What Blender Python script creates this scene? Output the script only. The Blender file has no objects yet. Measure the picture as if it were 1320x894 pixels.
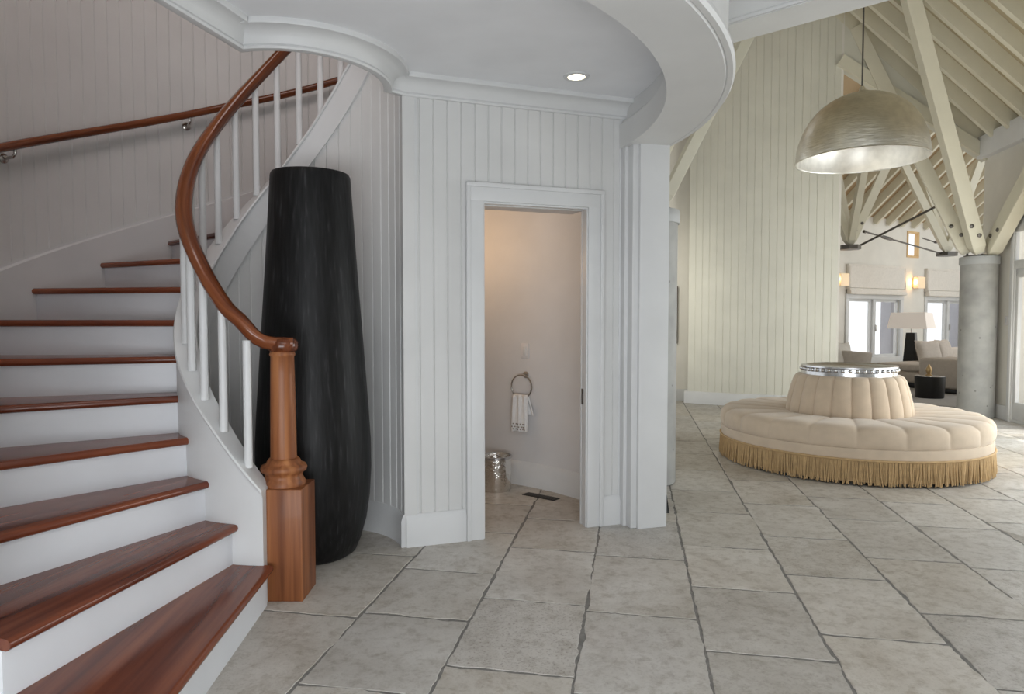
import bpy, bmesh, math, random
from math import sin, cos, pi, radians, degrees, sqrt, atan2, hypot
from mathutils import Vector, Matrix, noise

random.seed(7)
S = bpy.context.scene
COL = S.collection

# ------------------------------------------------------------------ camera, world, light, exposure
EYE = 1.32
cam_data = bpy.data.cameras.new('camera')
cam = bpy.data.objects.new('camera', cam_data)
COL.objects.link(cam)
cam.location = (0, 0, EYE)
cam.rotation_euler = (radians(90 - 2.336), 0, 0)
cam_data.sensor_width = 36
cam_data.lens = 858 / 1320 * 36
cam_data.clip_start = 0.05
S.camera = cam

S.view_settings.view_transform = 'Standard'
S.view_settings.look = 'None'
S.view_settings.gamma = 1
S.view_settings.use_curve_mapping = False
S.view_settings.exposure = -0.68

world = bpy.data.worlds.new('daylight')
S.world = world
world.use_nodes = True
bg = world.node_tree.nodes['Background']
bg.inputs[0].default_value = (0.93, 0.97, 1.0, 1)
bg.inputs[1].default_value = 2.2


def area(name, loc, target, sx, sy, power, color=(1, 1, 1)):
    d = bpy.data.lights.new(name, 'AREA')
    d.shape = 'RECTANGLE'
    d.size, d.size_y = sx, sy
    d.energy = power
    d.color = color
    o = bpy.data.objects.new(name, d)
    COL.objects.link(o)
    o.location = loc
    o.rotation_euler = (Vector(target) - Vector(loc)).to_track_quat('-Z', 'Y').to_euler()
    return o


def point(name, loc, power, color=(1, 1, 1), r=0.05):
    d = bpy.data.lights.new(name, 'POINT')
    d.energy = power
    d.color = color
    d.shadow_soft_size = r
    o = bpy.data.objects.new(name, d)
    COL.objects.link(o)
    o.location = loc
    return o


# daylight: the glazed entrance behind the camera, the glazed doors along the hall, the living-room windows; added fills stand among them
area('entrance_daylight', (0.2, -3.6, 1.8), (-0.4, 4.0, 1.3), 5.0, 2.6, 36, (0.86, 0.93, 1.0))
area('entrance_up_fill', (-0.4, -1.5, 0.35), (-0.5, 2.2, 2.8), 3.6, 1.8, 270, (0.92, 0.96, 1.0))  # added upward fill behind the camera, brightens the rotunda ceiling
area('entrance_down_fill', (1.2, -0.4, 3.12), (1.2, 0.6, 0.0), 2.6, 2.2, 62, (0.98, 0.99, 1.0))  # added downward fill out of view, evens the floor; no fitting here
area('hall_door_daylight', (5.8, 5.6, 1.3), (2.0, 6.6, 0.6), 4.6, 2.2, 225, (0.90, 0.96, 1.0))
area('hall_warm_fill', (5.5, 6.0, 0.4), (3.6, 9.6, 4.6), 2.6, 2.4, 84, (1.0, 0.87, 0.62))  # added warm fill from below, lifts the hall roof and upper tower
rfill = area('recess_wall_fill', (1.3, 8.6, 2.3), (2.3, 10.85, 1.7), 0.8, 1.6, 11, (1.0, 0.96, 0.84))  # added fill for the dark recess wall; no window stands here
rfill.data.spread = radians(70)
area('living_window_daylight', (8.75, 15.4, 1.4), (7.5, 12.0, 1.0), 4.5, 1.4, 26, (1.0, 0.98, 0.95))
area('living_side_daylight', (13.0, 12.5, 2.2), (8.0, 13.5, 2.0), 4.0, 3.0, 62, (1.0, 0.93, 0.80))
area('upstairs_daylight', (-1.0, 2.6, 5.3), (-2.0, 4.6, 2.5), 1.6, 1.0, 47, (1.0, 0.87, 0.845))
point('powder_room_sconce_light', (-0.52, 5.02, 1.90), 9, (1.0, 0.66, 0.38), 0.08)

sun_data = bpy.data.lights.new('sun', 'SUN')
sun_data.energy = 5.0
sun_data.angle = radians(0.6)
sun_data.color = (1.0, 0.96, 0.88)
sun = bpy.data.objects.new('sun', sun_data)
COL.objects.link(sun)
sun.rotation_euler = Vector((-0.38, -0.13, -0.92)).to_track_quat('-Z', 'Y').to_euler()

# ------------------------------------------------------------------ plan constants (metres)
C = Vector((-1.145, 3.645))          # centre of the round stair
RISE = EYE / 7
E1 = Vector((0.9836, -0.1805))       # paving directions
E2 = Vector((0.1805, 0.9836))
K = Vector((6.61, 9.3))              # corner of hall and living room
FW0 = Vector((8.65, 15.9))           # living room end wall
FU = Vector((0.8829, 0.4695))
FN = Vector((0.4695, -0.8829))
DW0 = Vector((-0.604, 3.83))         # powder room door wall
DU = Vector((0.9455, 0.3256))
DN = Vector((0.3256, -0.9455))


def pol(th, r, c=C):
    return Vector((c.x + r * cos(radians(th)), c.y + r * sin(radians(th))))


def hall(a, t):                       # a metres in from the hall's side wall, t along it
    return K - E1 * a + E2 * t


def dwall(s, o=0.0):
    return DW0 + DU * s + DN * o


def fwall(s, o=0.0):
    return FW0 + FU * s + FN * o


# ------------------------------------------------------------------ materials
def nt(name):
    m = bpy.data.materials.new(name)
    m.use_nodes = True
    return m, m.node_tree.nodes, m.node_tree.links, m.node_tree.nodes['Principled BSDF']


def ramp(n, pts):
    r = n.new('ShaderNodeValToRGB')
    e = r.color_ramp.elements
    while len(e) < len(pts):
        e.new(0.5)
    for i, (p, c) in enumerate(pts):
        e[i].position = p
        e[i].color = (*c, 1)
    return r


def paint(name, col, rough=0.5, var=0.04, scale=3.0, bump=0.0, spec=0.4):
    m, n, l, b = nt(name)
    no = n.new('ShaderNodeTexNoise')
    no.inputs['Scale'].default_value = scale
    no.inputs['Detail'].default_value = 4
    g = n.new('ShaderNodeNewGeometry')
    l.new(g.outputs['Position'], no.inputs['Vector'])
    lo = tuple(max(0, c * (1 - var)) for c in col)
    hi = tuple(min(1, c * (1 + var)) for c in col)
    r = ramp(n, [(0.3, lo), (0.7, hi)])
    l.new(no.outputs['Fac'], r.inputs['Fac'])
    l.new(r.outputs['Color'], b.inputs['Base Color'])
    b.inputs['Roughness'].default_value = rough
    b.inputs['Specular IOR Level'].default_value = spec
    if bump:
        n2 = n.new('ShaderNodeTexNoise')
        n2.inputs['Scale'].default_value = 220
        l.new(g.outputs['Position'], n2.inputs['Vector'])
        bp = n.new('ShaderNodeBump')
        bp.inputs['Strength'].default_value = bump
        bp.inputs['Distance'].default_value = 0.002
        l.new(n2.outputs['Fac'], bp.inputs['Height'])
        l.new(bp.outputs['Normal'], b.inputs['Normal'])
    return m


def wood(name, dark, mid, light, rough=0.25, freq=(2.2, 34, 34), coat=0.3, spread=0.14):
    m, n, l, b = nt(name)
    at = n.new('ShaderNodeAttribute')
    at.attribute_name = 'grain'
    mp = n.new('ShaderNodeMapping')
    mp.inputs['Scale'].default_value = freq
    l.new(at.outputs['Vector'], mp.inputs['Vector'])
    no = n.new('ShaderNodeTexNoise')
    no.inputs['Scale'].default_value = 1.0
    no.inputs['Detail'].default_value = 6
    no.inputs['Distortion'].default_value = 0.6
    l.new(mp.outputs['Vector'], no.inputs['Vector'])
    mp2 = n.new('ShaderNodeMapping')
    mp2.inputs['Scale'].default_value = (freq[0] * 0.35, freq[1] * 0.28, freq[2] * 0.28)
    l.new(at.outputs['Vector'], mp2.inputs['Vector'])
    n2 = n.new('ShaderNodeTexNoise')
    n2.inputs['Scale'].default_value = 1.0
    n2.inputs['Detail'].default_value = 2
    l.new(mp2.outputs['Vector'], n2.inputs['Vector'])
    mx = n.new('ShaderNodeMix')
    mx.data_type = 'FLOAT'
    mx.inputs[0].default_value = 0.55
    l.new(no.outputs['Fac'], mx.inputs[2])
    l.new(n2.outputs['Fac'], mx.inputs[3])
    r = ramp(n, [(0.5 - spread, dark), (0.5, mid), (0.5 + spread, light)])
    l.new(mx.outputs[0], r.inputs['Fac'])
    l.new(r.outputs['Color'], b.inputs['Base Color'])
    b.inputs['Roughness'].default_value = rough
    b.inputs['Coat Weight'].default_value = coat
    b.inputs['Coat Roughness'].default_value = 0.12
    b.inputs['Specular IOR Level'].default_value = 0.32
    return m


def metal(name, col, rough=0.25, bump=None):
    m, n, l, b = nt(name)
    no = n.new('ShaderNodeTexNoise')
    no.inputs['Scale'].default_value = 14
    g = n.new('ShaderNodeTexCoord')
    l.new(g.outputs['Object'], no.inputs['Vector'])
    r = ramp(n, [(0.3, tuple(c * 0.85 for c in col)), (0.7, col)])
    l.new(no.outputs['Fac'], r.inputs['Fac'])
    l.new(r.outputs['Color'], b.inputs['Base Color'])
    b.inputs['Metallic'].default_value = 1
    b.inputs['Roughness'].default_value = rough
    if bump:
        mp = n.new('ShaderNodeMapping')
        mp.inputs['Scale'].default_value = bump[0]
        l.new(g.outputs['Object'], mp.inputs['Vector'])
        v = n.new('ShaderNodeTexNoise')
        v.inputs['Scale'].default_value = 1
        v.inputs['Detail'].default_value = 3
        l.new(mp.outputs['Vector'], v.inputs['Vector'])
        bp = n.new('ShaderNodeBump')
        bp.inputs['Strength'].default_value = bump[1]
        bp.inputs['Distance'].default_value = 0.01
        l.new(v.outputs['Fac'], bp.inputs['Height'])
        l.new(bp.outputs['Normal'], b.inputs['Normal'])
    return m


def emit(name, col, strength):
    m, n, l, b = nt(name)
    b.inputs['Base Color'].default_value = (*col, 1)
    b.inputs['Emission Color'].default_value = (*col, 1)
    b.inputs['Emission Strength'].default_value = strength
    return m


def glass_mat():
    m, n, l, b = nt('window_glass')
    out = n['Material Output']
    tr = n.new('ShaderNodeBsdfTransparent')
    gl = n.new('ShaderNodeBsdfGlossy')
    gl.inputs['Roughness'].default_value = 0.03
    mx = n.new('ShaderNodeMixShader')
    mx.inputs[0].default_value = 0.06
    l.new(tr.outputs[0], mx.inputs[1])
    l.new(gl.outputs[0], mx.inputs[2])
    l.new(mx.outputs[0], out.inputs['Surface'])
    return m


def stone_mat():
    m, n, l, b = nt('limestone_paving')
    g = n.new('ShaderNodeNewGeometry')
    at = n.new('ShaderNodeAttribute')
    at.attribute_name = 'tile'
    sp = n.new('ShaderNodeSeparateColor')
    l.new(at.outputs['Color'], sp.inputs[0])
    # every slab samples its own piece of stone
    add = n.new('ShaderNodeVectorMath')
    add.operation = 'MULTIPLY_ADD'
    add.inputs[1].default_value = (37, 53, 71)
    l.new(at.outputs['Color'], add.inputs[0])
    l.new(g.outputs['Position'], add.inputs[2])

    def nz(scale, det, dist=0.0, rough=0.6):
        x = n.new('ShaderNodeTexNoise')
        x.inputs['Scale'].default_value = scale
        x.inputs['Detail'].default_value = det
        x.inputs['Roughness'].default_value = rough
        x.inputs['Distortion'].default_value = dist
        l.new(add.outputs[0], x.inputs['Vector'])
        return x
    big, midn, fine = nz(2.4, 8, 0.5, 0.68), nz(16, 8, 0.2, 0.72), nz(85, 5, 0, 0.7)
    r1 = ramp(n, [(0.28, (0.43, 0.395, 0.345)), (0.5, (0.55, 0.52, 0.475)), (0.72, (0.65, 0.625, 0.585))])
    l.new(big.outputs['Fac'], r1.inputs['Fac'])
    r2 = ramp(n, [(0.35, (0.62, 0.58, 0.52)), (0.52, (1, 1, 1)), (0.75, (1.0, 0.99, 0.97))])
    l.new(midn.outputs['Fac'], r2.inputs['Fac'])
    m1 = n.new('ShaderNodeMix')
    m1.data_type = 'RGBA'
    m1.blend_type = 'MULTIPLY'
    m1.inputs[0].default_value = 0.65
    l.new(r1.outputs[0], m1.inputs[6])
    l.new(r2.outputs[0], m1.inputs[7])
    r3 = ramp(n, [(0.30, (0.42, 0.37, 0.33)), (0.47, (1, 1, 1)), (1.0, (1, 1, 1))])
    l.new(fine.outputs['Fac'], r3.inputs['Fac'])
    m2 = n.new('ShaderNodeMix')
    m2.data_type = 'RGBA'
    m2.blend_type = 'MULTIPLY'
    l.new(m1.outputs[2], m2.inputs[6])
    l.new(r3.outputs[0], m2.inputs[7])
    mth = n.new('ShaderNodeMath')
    mth.operation = 'MULTIPLY_ADD'
    mth.inputs[1].default_value = 0.75
    mth.inputs[2].default_value = 0.25
    l.new(sp.outputs[1], mth.inputs[0])
    l.new(mth.outputs[0], m2.inputs[0])
    # per-slab tone
    hs = n.new('ShaderNodeHueSaturation')
    mv = n.new('ShaderNodeMath')
    mv.operation = 'MULTIPLY_ADD'
    mv.inputs[1].default_value = 0.18
    mv.inputs[2].default_value = 0.90
    l.new(sp.outputs[0], mv.inputs[0])
    l.new(mv.outputs[0], hs.inputs['Value'])
    l.new(m2.outputs[2], hs.inputs['Color'])
    ms = n.new('ShaderNodeMath')
    ms.operation = 'MULTIPLY_ADD'
    ms.inputs[1].default_value = 0.4
    ms.inputs[2].default_value = 0.85
    l.new(sp.outputs[2], ms.inputs[0])
    l.new(ms.outputs[0], hs.inputs['Saturation'])
    l.new(hs.outputs[0], b.inputs['Base Color'])
    rr = ramp(n, [(0.3, (0.55,) * 3), (0.7, (0.36,) * 3)])
    l.new(midn.outputs['Fac'], rr.inputs['Fac'])
    l.new(rr.outputs[0], b.inputs['Roughness'])
    bp = n.new('ShaderNodeBump')
    bp.inputs['Strength'].default_value = 0.25
    bp.inputs['Distance'].default_value = 0.004
    ad = n.new('ShaderNodeMath')
    ad.operation = 'ADD'
    l.new(midn.outputs['Fac'], ad.inputs[0])
    l.new(fine.outputs['Fac'], ad.inputs[1])
    l.new(ad.outputs[0], bp.inputs['Height'])
    l.new(bp.outputs[0], b.inputs['Normal'])
    return m


def black_vase_mat():
    m, n, l, b = nt('charred_black_clay')
    tc = n.new('ShaderNodeTexCoord')
    mp = n.new('ShaderNodeMapping')
    mp.inputs['Scale'].default_value = (60, 60, 5)
    l.new(tc.outputs['Object'], mp.inputs['Vector'])
    no = n.new('ShaderNodeTexNoise')
    no.inputs['Scale'].default_value = 1
    no.inputs['Detail'].default_value = 5
    l.new(mp.outputs[0], no.inputs['Vector'])
    r = ramp(n, [(0.4, (0.004, 0.004, 0.004)), (0.6, (0.010, 0.010, 0.0105)), (0.75, (0.034, 0.034, 0.036))])
    l.new(no.outputs['Fac'], r.inputs['Fac'])
    l.new(r.outputs[0], b.inputs['Base Color'])
    b.inputs['Roughness'].default_value = 0.45
    b.inputs['Specular IOR Level'].default_value = 0.25
    bp = n.new('ShaderNodeBump')
    bp.inputs['Strength'].default_value = 0.35
    bp.inputs['Distance'].default_value = 0.004
    l.new(no.outputs['Fac'], bp.inputs['Height'])
    l.new(bp.outputs[0], b.inputs['Normal'])
    return m


def concrete_mat():
    m, n, l, b = nt('cast_concrete')
    g = n.new('ShaderNodeNewGeometry')
    no = n.new('ShaderNodeTexNoise')
    no.inputs['Scale'].default_value = 5
    no.inputs['Detail'].default_value = 6
    l.new(g.outputs['Position'], no.inputs['Vector'])
    r = ramp(n, [(0.3, (0.31, 0.31, 0.30)), (0.7, (0.44, 0.44, 0.42))])
    l.new(no.outputs['Fac'], r.inputs['Fac'])
    v = n.new('ShaderNodeTexVoronoi')
    v.inputs['Scale'].default_value = 7
    l.new(g.outputs['Position'], v.inputs['Vector'])
    r2 = ramp(n, [(0.06, (0.3, 0.3, 0.3)), (0.10, (1, 1, 1))])
    l.new(v.outputs['Distance'], r2.inputs['Fac'])
    mx = n.new('ShaderNodeMix')
    mx.data_type = 'RGBA'
    mx.blend_type = 'MULTIPLY'
    mx.inputs[0].default_value = 0.7
    l.new(r.outputs[0], mx.inputs[6])
    l.new(r2.outputs[0], mx.inputs[7])
    l.new(mx.outputs[2], b.inputs['Base Color'])
    b.inputs['Roughness'].default_value = 0.6
    return m


M = {
    'wall': paint('grey_white_wall_paint', (0.645, 0.645, 0.635), 0.45),
    'trim': paint('white_trim_paint', (0.66, 0.665, 0.665), 0.38),
    'ceil': paint('flat_ceiling_paint', (0.80, 0.81, 0.83), 0.8),
    'riser': paint('white_riser_paint', (0.74, 0.755, 0.785), 0.38),
    'tower': paint('cream_board_paint', (0.68, 0.67, 0.59), 0.5),
    'cream': paint('cream_timber_paint', (0.70, 0.67, 0.55), 0.45),
    'roofboard': paint('putty_roof_boards', (0.48, 0.415, 0.285), 0.6),
    'tanboard': paint('tan_roof_boards', (0.44, 0.32, 0.19), 0.6),
    'livwall': paint('warm_white_wall_paint', (0.76, 0.735, 0.675), 0.6),
    'powder': paint('powder_room_wall_paint', (0.68, 0.67, 0.67), 0.6),
    'grout': paint('cement_grout', (0.22, 0.21, 0.195), 0.9, 0.2, 30),
    'stone': stone_mat(),
    'tread': wood('mahogany_stair_tread', (0.075, 0.016, 0.008), (0.165, 0.042, 0.019), (0.26, 0.075, 0.032), 0.22, (1.6, 26, 26), 0.22, 0.17),
    'rail': wood('mahogany_handrail', (0.080, 0.020, 0.007), (0.150, 0.041, 0.014), (0.23, 0.070, 0.024), 0.22, (3, 60, 60)),
    'newel': wood('walnut_newel', (0.155, 0.048, 0.016), (0.27, 0.095, 0.033), (0.43, 0.18, 0.068), 0.5, (1.3, 34, 34), 0.1, 0.13),
    'vase': black_vase_mat(),
    'concrete': concrete_mat(),
    'steel': metal('brushed_nickel', (0.55, 0.53, 0.50), 0.25),
    'bronze': metal('dark_steel_plate', (0.16, 0.15, 0.14), 0.45),
    'silver': metal('polished_silver', (0.62, 0.62, 0.63), 0.22),
    'leaf_out': metal('hammered_silver_leaf', (0.86, 0.84, 0.77), 0.36, ((9, 9, 60), 0.4)),
    'leaf_in': metal('silver_leaf_lining', (0.84, 0.82, 0.77), 0.42),
    'hammered': metal('hammered_tin', (0.85, 0.83, 0.80), 0.12, ((28, 28, 28), 1.0)),
    'velvet': paint('blush_velvet', (0.60, 0.485, 0.365), 0.85, 0.06, 9, 0.2, 0.2),
    'fringe': paint('gold_bullion_fringe', (0.50, 0.34, 0.17), 0.75, 0.12, 30),
    'linen': paint('natural_linen', (0.52, 0.47, 0.42), 0.9, 0.05, 20, 0.2),
    'linen_pale': paint('cream_linen', (0.72, 0.69, 0.64), 0.9, 0.04, 20, 0.2),
    'blind': paint('white_blind_cloth', (0.76, 0.72, 0.66), 0.9, 0.04, 20),
    'shade': emit('white_lamp_shade', (0.85, 0.78, 0.72), 0.28),
    'black': paint('black_lacquer', (0.010, 0.010, 0.010), 0.35, 0.3),
    'rug': paint('grey_wool_rug', (0.44, 0.43, 0.43), 0.95, 0.08, 40, 0.3),
    'towel': paint('white_terry', (0.80, 0.79, 0.78), 0.95, 0.03, 60, 0.5),
    'speck': paint('taupe_embroidery', (0.24, 0.19, 0.16), 0.9),
    'plate': paint('white_plastic', (0.74, 0.72, 0.72), 0.4),
    'ventm': paint('dark_vent_metal', (0.022, 0.018, 0.016), 0.5),
    'gold': metal('aged_gold', (0.55, 0.40, 0.22), 0.35),
    'brown': paint('dark_brown_frame', (0.055, 0.034, 0.022), 0.5, 0.4, 40),
    'canvas': paint('muted_painting', (0.20, 0.17, 0.14), 0.8, 0.6, 6),
    'porch': paint('grey_porch_post', (0.34, 0.34, 0.38), 0.7),
    'capmetal': paint('grey_painted_cap', (0.42, 0.43, 0.43), 0.5),
    'glass': glass_mat(),
    'bulb': emit('lit_lamp_lens', (1.0, 0.88, 0.66), 6),
    'warmglow': emit('lit_sconce_shade', (1.0, 0.78, 0.52), 0.35),
    'orange': paint('jamb_amber_light_paint', (0.72, 0.50, 0.26), 0.6),  # orange light on the clerestory frame, put into the paint colour
}


# ------------------------------------------------------------------ mesh helpers
class MB:
    def __init__(self):
        self.v, self.f, self.m, self.g, self.s = [], [], [], [], []
        self.tile = None

    def add(self, vs, fs, mi=0, gr=None, smooth=True):
        o = len(self.v)
        self.v += [tuple(p) for p in vs]
        self.g += [tuple(p) for p in (gr or vs)]
        for f in fs:
            self.f.append([i + o for i in f])
            self.m.append(mi)

    def build(self, name, mats, parent=None, angle=35):
        me = bpy.data.meshes.new(name)
        L = Vector(parent_world(parent)) if parent else Vector((0, 0, 0))
        me.from_pydata([tuple(Vector(p) - L) for p in self.v], [], self.f)
        if not isinstance(mats, (list, tuple)):
            mats = [mats]
        for k in mats:
            me.materials.append(M[k])
        me.polygons.foreach_set('material_index', self.m)
        bm = bmesh.new()
        bm.from_mesh(me)
        bmesh.ops.recalc_face_normals(bm, faces=bm.faces)
        bm.to_mesh(me)
        bm.free()
        a = me.attributes.new('grain', 'FLOAT_VECTOR', 'POINT')
        a.data.foreach_set('vector', [c for p in self.g for c in p])
        if self.tile:
            t = me.attributes.new('tile', 'FLOAT_COLOR', 'POINT')
            t.data.foreach_set('color', [c for p in self.tile for c in p])
        me.polygons.foreach_set('use_smooth', [True] * len(me.polygons))
        me.set_sharp_from_angle(angle=radians(angle))
        me.update()
        o = bpy.data.objects.new(name, me)
        COL.objects.link(o)
        if parent:
            o.parent = parent
        return o

    # --- shapes
    def box(self, c, size, rot=0.0, gr=None, mi=0, bevel=0.0):
        hx, hy, hz = size[0] / 2, size[1] / 2, size[2] / 2
        if bevel:
            bm = bmesh.new()
            bmesh.ops.create_cube(bm, size=1)
            for v in bm.verts:
                v.co = Vector((v.co.x * size[0], v.co.y * size[1], v.co.z * size[2]))
            bmesh.ops.bevel(bm, geom=list(bm.edges), offset=bevel, segments=2, profile=0.5, affect='EDGES')
            pts = [v.co.copy() for v in bm.verts]
            fs = [[v.index for v in f.verts] for f in bm.faces]
            bm.free()
        else:
            pts = [Vector((x, y, z)) for z in (-hz, hz) for x, y in ((-hx, -hy), (hx, -hy), (hx, hy), (-hx, hy))]
            fs = [[0, 1, 2, 3], [4, 5, 6, 7], [0, 1, 5, 4], [1, 2, 6, 5], [2, 3, 7, 6], [3, 0, 4, 7]]
        cr, sr = cos(rot), sin(rot)
        w = [(c[0] + p.x * cr - p.y * sr, c[1] + p.x * sr + p.y * cr, c[2] + p.z) for p in pts]
        g = None
        if gr:
            g = [tuple(p[k] + 3.7 * c[0] for k in gr) for p in pts]
        self.add(w, fs, mi, g)
        return self

    def beam(self, p, q, w, h, up=(0, 0, 1), mi=0):
        p, q = Vector(p), Vector(q)
        d = (q - p).normalized()
        sd = d.cross(Vector(up)).normalized()
        u = sd.cross(d).normalized()
        vs, g = [], []
        L = (q - p).length
        for e, pt in ((0, p), (L, q)):
            for a, b in ((-1, -1), (1, -1), (1, 1), (-1, 1)):
                vs.append(pt + sd * (a * w / 2) + u * (b * h / 2))
                g.append((e, a * w / 2, b * h / 2))
        self.add(vs, [[0, 1, 2, 3], [4, 5, 6, 7], [0, 1, 5, 4], [1, 2, 6, 5], [2, 3, 7, 6], [3, 0, 4, 7]], mi, g)
        return self

    def prism(self, poly, z0, z1, mi=0):
        n = len(poly)
        vs = [(p[0], p[1], z0) for p in poly] + [(p[0], p[1], z1) for p in poly]
        fs = [list(range(n)), list(range(n, 2 * n))] + [[i, (i + 1) % n, n + (i + 1) % n, n + i] for i in range(n)]
        self.add(vs, fs, mi)
        return self

    def tube(self, path, r, n=10, mi=0, closed=False, cap=True):
        P = [Vector(p) for p in path]
        rr = r if isinstance(r, (list, tuple)) else [r] * len(P)
        vs, g = [], []
        L = 0
        prevu = None
        for i, p in enumerate(P):
            if closed:
                d = P[(i + 1) % len(P)] - P[i - 1]
            else:
                d = P[min(i + 1, len(P) - 1)] - P[max(i - 1, 0)]
            d.normalize()
            ref = Vector((0, 0, 1)) if abs(d.z) < 0.95 else Vector((1, 0, 0))
            if prevu is None:
                u = d.cross(ref).normalized()
            else:
                u = (prevu - d * prevu.dot(d)).normalized()
            prevu = u
            w = u.cross(d)
            if i:
                L += (p - P[i - 1]).length
            for k in range(n):
                a = 2 * pi * k / n
                vs.append(p + (u * cos(a) + w * sin(a)) * rr[i])
                g.append((L, cos(a) * rr[i], sin(a) * rr[i]))
        fs = []
        m = len(P)
        for i in range(m if closed else m - 1):
            j = (i + 1) % m
            for k in range(n):
                k2 = (k + 1) % n
                fs.append([i * n + k, i * n + k2, j * n + k2, j * n + k])
        if cap and not closed:
            fs += [list(range(n)), [(m - 1) * n + k for k in range(n)]]
        self.add(vs, fs, mi, g)
        return self

    def lathe(self, prof, c, n=48, fn=None, mi=0, cap0=False, cap1=False, arc=None):
        vs, g = [], []
        for j in range(n):
            a = 2 * pi * j / n
            for (r, z) in prof:
                rr, zz = fn(r, z, a) if fn else (r, z)
                vs.append((c[0] + rr * cos(a), c[1] + rr * sin(a), c[2] + zz))
                g.append((zz, rr * cos(a), rr * sin(a)))
        m = len(prof)
        fs = []
        for j in range(n):
            j2 = (j + 1) % n
            for i in range(m - 1):
                fs.append([j * m + i, j2 * m + i, j2 * m + i + 1, j * m + i + 1])
        if cap0:
            fs.append([j * m for j in range(n)])
        if cap1:
            fs.append([j * m + m - 1 for j in range(n)])
        self.add(vs, fs, mi, g)
        return self

    def sweep(self, path, prof, mi=0, closed_prof=True, closed=False, prof_fn=None):
        """path: (x, y, z) points; prof: (u, v), u = to the right of travel, v = up."""
        P = [Vector(p) for p in path]
        m, n = len(P), len(prof)
        vs, g = [], []
        L = 0
        for i, p in enumerate(P):
            a = P[i - 1] if (closed or i > 0) else p
            b = P[(i + 1) % m] if (closed or i < m - 1) else p
            d1, d2 = (p - a).to_2d(), (b - p).to_2d()
            if d1.length < 1e-9: d1 = d2
            if d2.length < 1e-9: d2 = d1
            d1.normalize(); d2.normalize()
            n1, n2 = Vector((d1.y, -d1.x)), Vector((d2.y, -d2.x))
            nn = (n1 + n2).normalized()
            k = 1 / max(0.35, nn.dot(n1))
            if i:
                L += (p - P[i - 1]).length
            pr = prof_fn(i) if prof_fn else prof
            for (u, v) in pr:
                vs.append((p.x + nn.x * u * k, p.y + nn.y * u * k, p.z + v))
                g.append((L, u, v))
        fs = []
        for i in range(m if closed else m - 1):
            j = (i + 1) % m
            for q in range(n if closed_prof else n - 1):
                q2 = (q + 1) % n
                fs.append([i * n + q, i * n + q2, j * n + q2, j * n + q])
        if closed_prof and not closed:
            fs += [list(range(n)), [(m - 1) * n + q for q in range(n)]]
        self.add(vs, fs, mi, g)
        return self

    def bead(self, fn, s0, s1, z0, z1, spacing=0.083, thick=0.1, gw=0.011, gd=0.007, phase=0.0, curved=0, mi=0):
        """boarded wall: fn(s) -> (point, normal to the seen side); z0, z1 numbers or functions of s."""
        f0 = z0 if callable(z0) else (lambda s: z0)
        f1 = z1 if callable(z1) else (lambda s: z1)
        st = [(s0, 0.0)]
        k = math.ceil((s0 + gw - phase) / spacing)
        last = s0
        while phase + k * spacing < s1 - gw:
            s = phase + k * spacing
            for q in range(1, curved + 1):
                st.append((last + (s - last) * q / (curved + 1), 0.0))
            st += [(s - gw / 2, 0.0), (s - gw * 0.15, gd), (s + gw * 0.15, gd), (s + gw / 2, 0.0)]
            last = s
            k += 1
        st.append((s1, 0.0))
        vs = []
        for s, d in st:
            p, nm = fn(s)
            a, b = f0(s), f1(s)
            q = p - nm * d
            r = p - nm * thick
            vs += [(q.x, q.y, a), (q.x, q.y, b), (r.x, r.y, a), (r.x, r.y, b)]
        fs = []
        n = len(st)
        for i in range(n - 1):
            a, b = i * 4, i * 4 + 4
            fs += [[a, b, b + 1, a + 1], [a + 2, a + 3, b + 3, b + 2], [a + 1, b + 1, b + 3, a + 3], [a, a + 2, b + 2, b]]
        fs += [[0, 1, 3, 2], [4 * n - 4, 4 * n - 2, 4 * n - 1, 4 * n - 3]]
        self.add(vs, fs, mi)
        return self


def parent_world(o):
    p = Vector(o.location)
    while o.parent:
        o = o.parent
        p += Vector(o.location)
    return p


def thing(name, label, cat, loc, group=None):
    o = bpy.data.objects.new(name, None)
    o.empty_display_size = 0.1
    COL.objects.link(o)
    o.location = loc
    return tag(o, label, cat, group)


def tag(o, label, cat, group=None):
    o['label'] = label
    o['category'] = cat
    if group:
        o['group'] = group
    return o


def struct(o, label=None, cat='room shell'):
    o['kind'] = 'structure'
    if label and not o.parent:
        o['label'] = label
        o['category'] = cat
    return o


def children(o):
    return [c for c in COL.objects if c.parent == o]


def copy_tree(o, parent=None):
    c = o.copy()
    COL.objects.link(c)
    if parent:
        c.parent = parent
    for ch in children(o):
        copy_tree(ch, c)
    return c


def arc(t0, t1, r, z=0.0, step=3.0, c=C):
    n = max(2, int(abs(t1 - t0) / step) + 1)
    out = []
    for i in range(n + 1):
        t = t0 + (t1 - t0) * i / n
        p = pol(t, r, c)
        out.append((p.x, p.y, z(t) if callable(z) else z))
    return out


def lerp_table(tab, x):
    if x <= tab[0][0]: return tab[0][1]
    for (a, u), (b, v) in zip(tab, tab[1:]):
        if x <= b:
            return u + (v - u) * (x - a) / (b - a)
    return tab[-1][1]


# climb angle: degrees clockwise from the first nosing
T0 = -86.0
STEP = 15.0


def climb(th):
    return ((T0 - th + 60) % 360) - 60


def nosing(th):
    return RISE * (1 + climb(th) / STEP)


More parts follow.
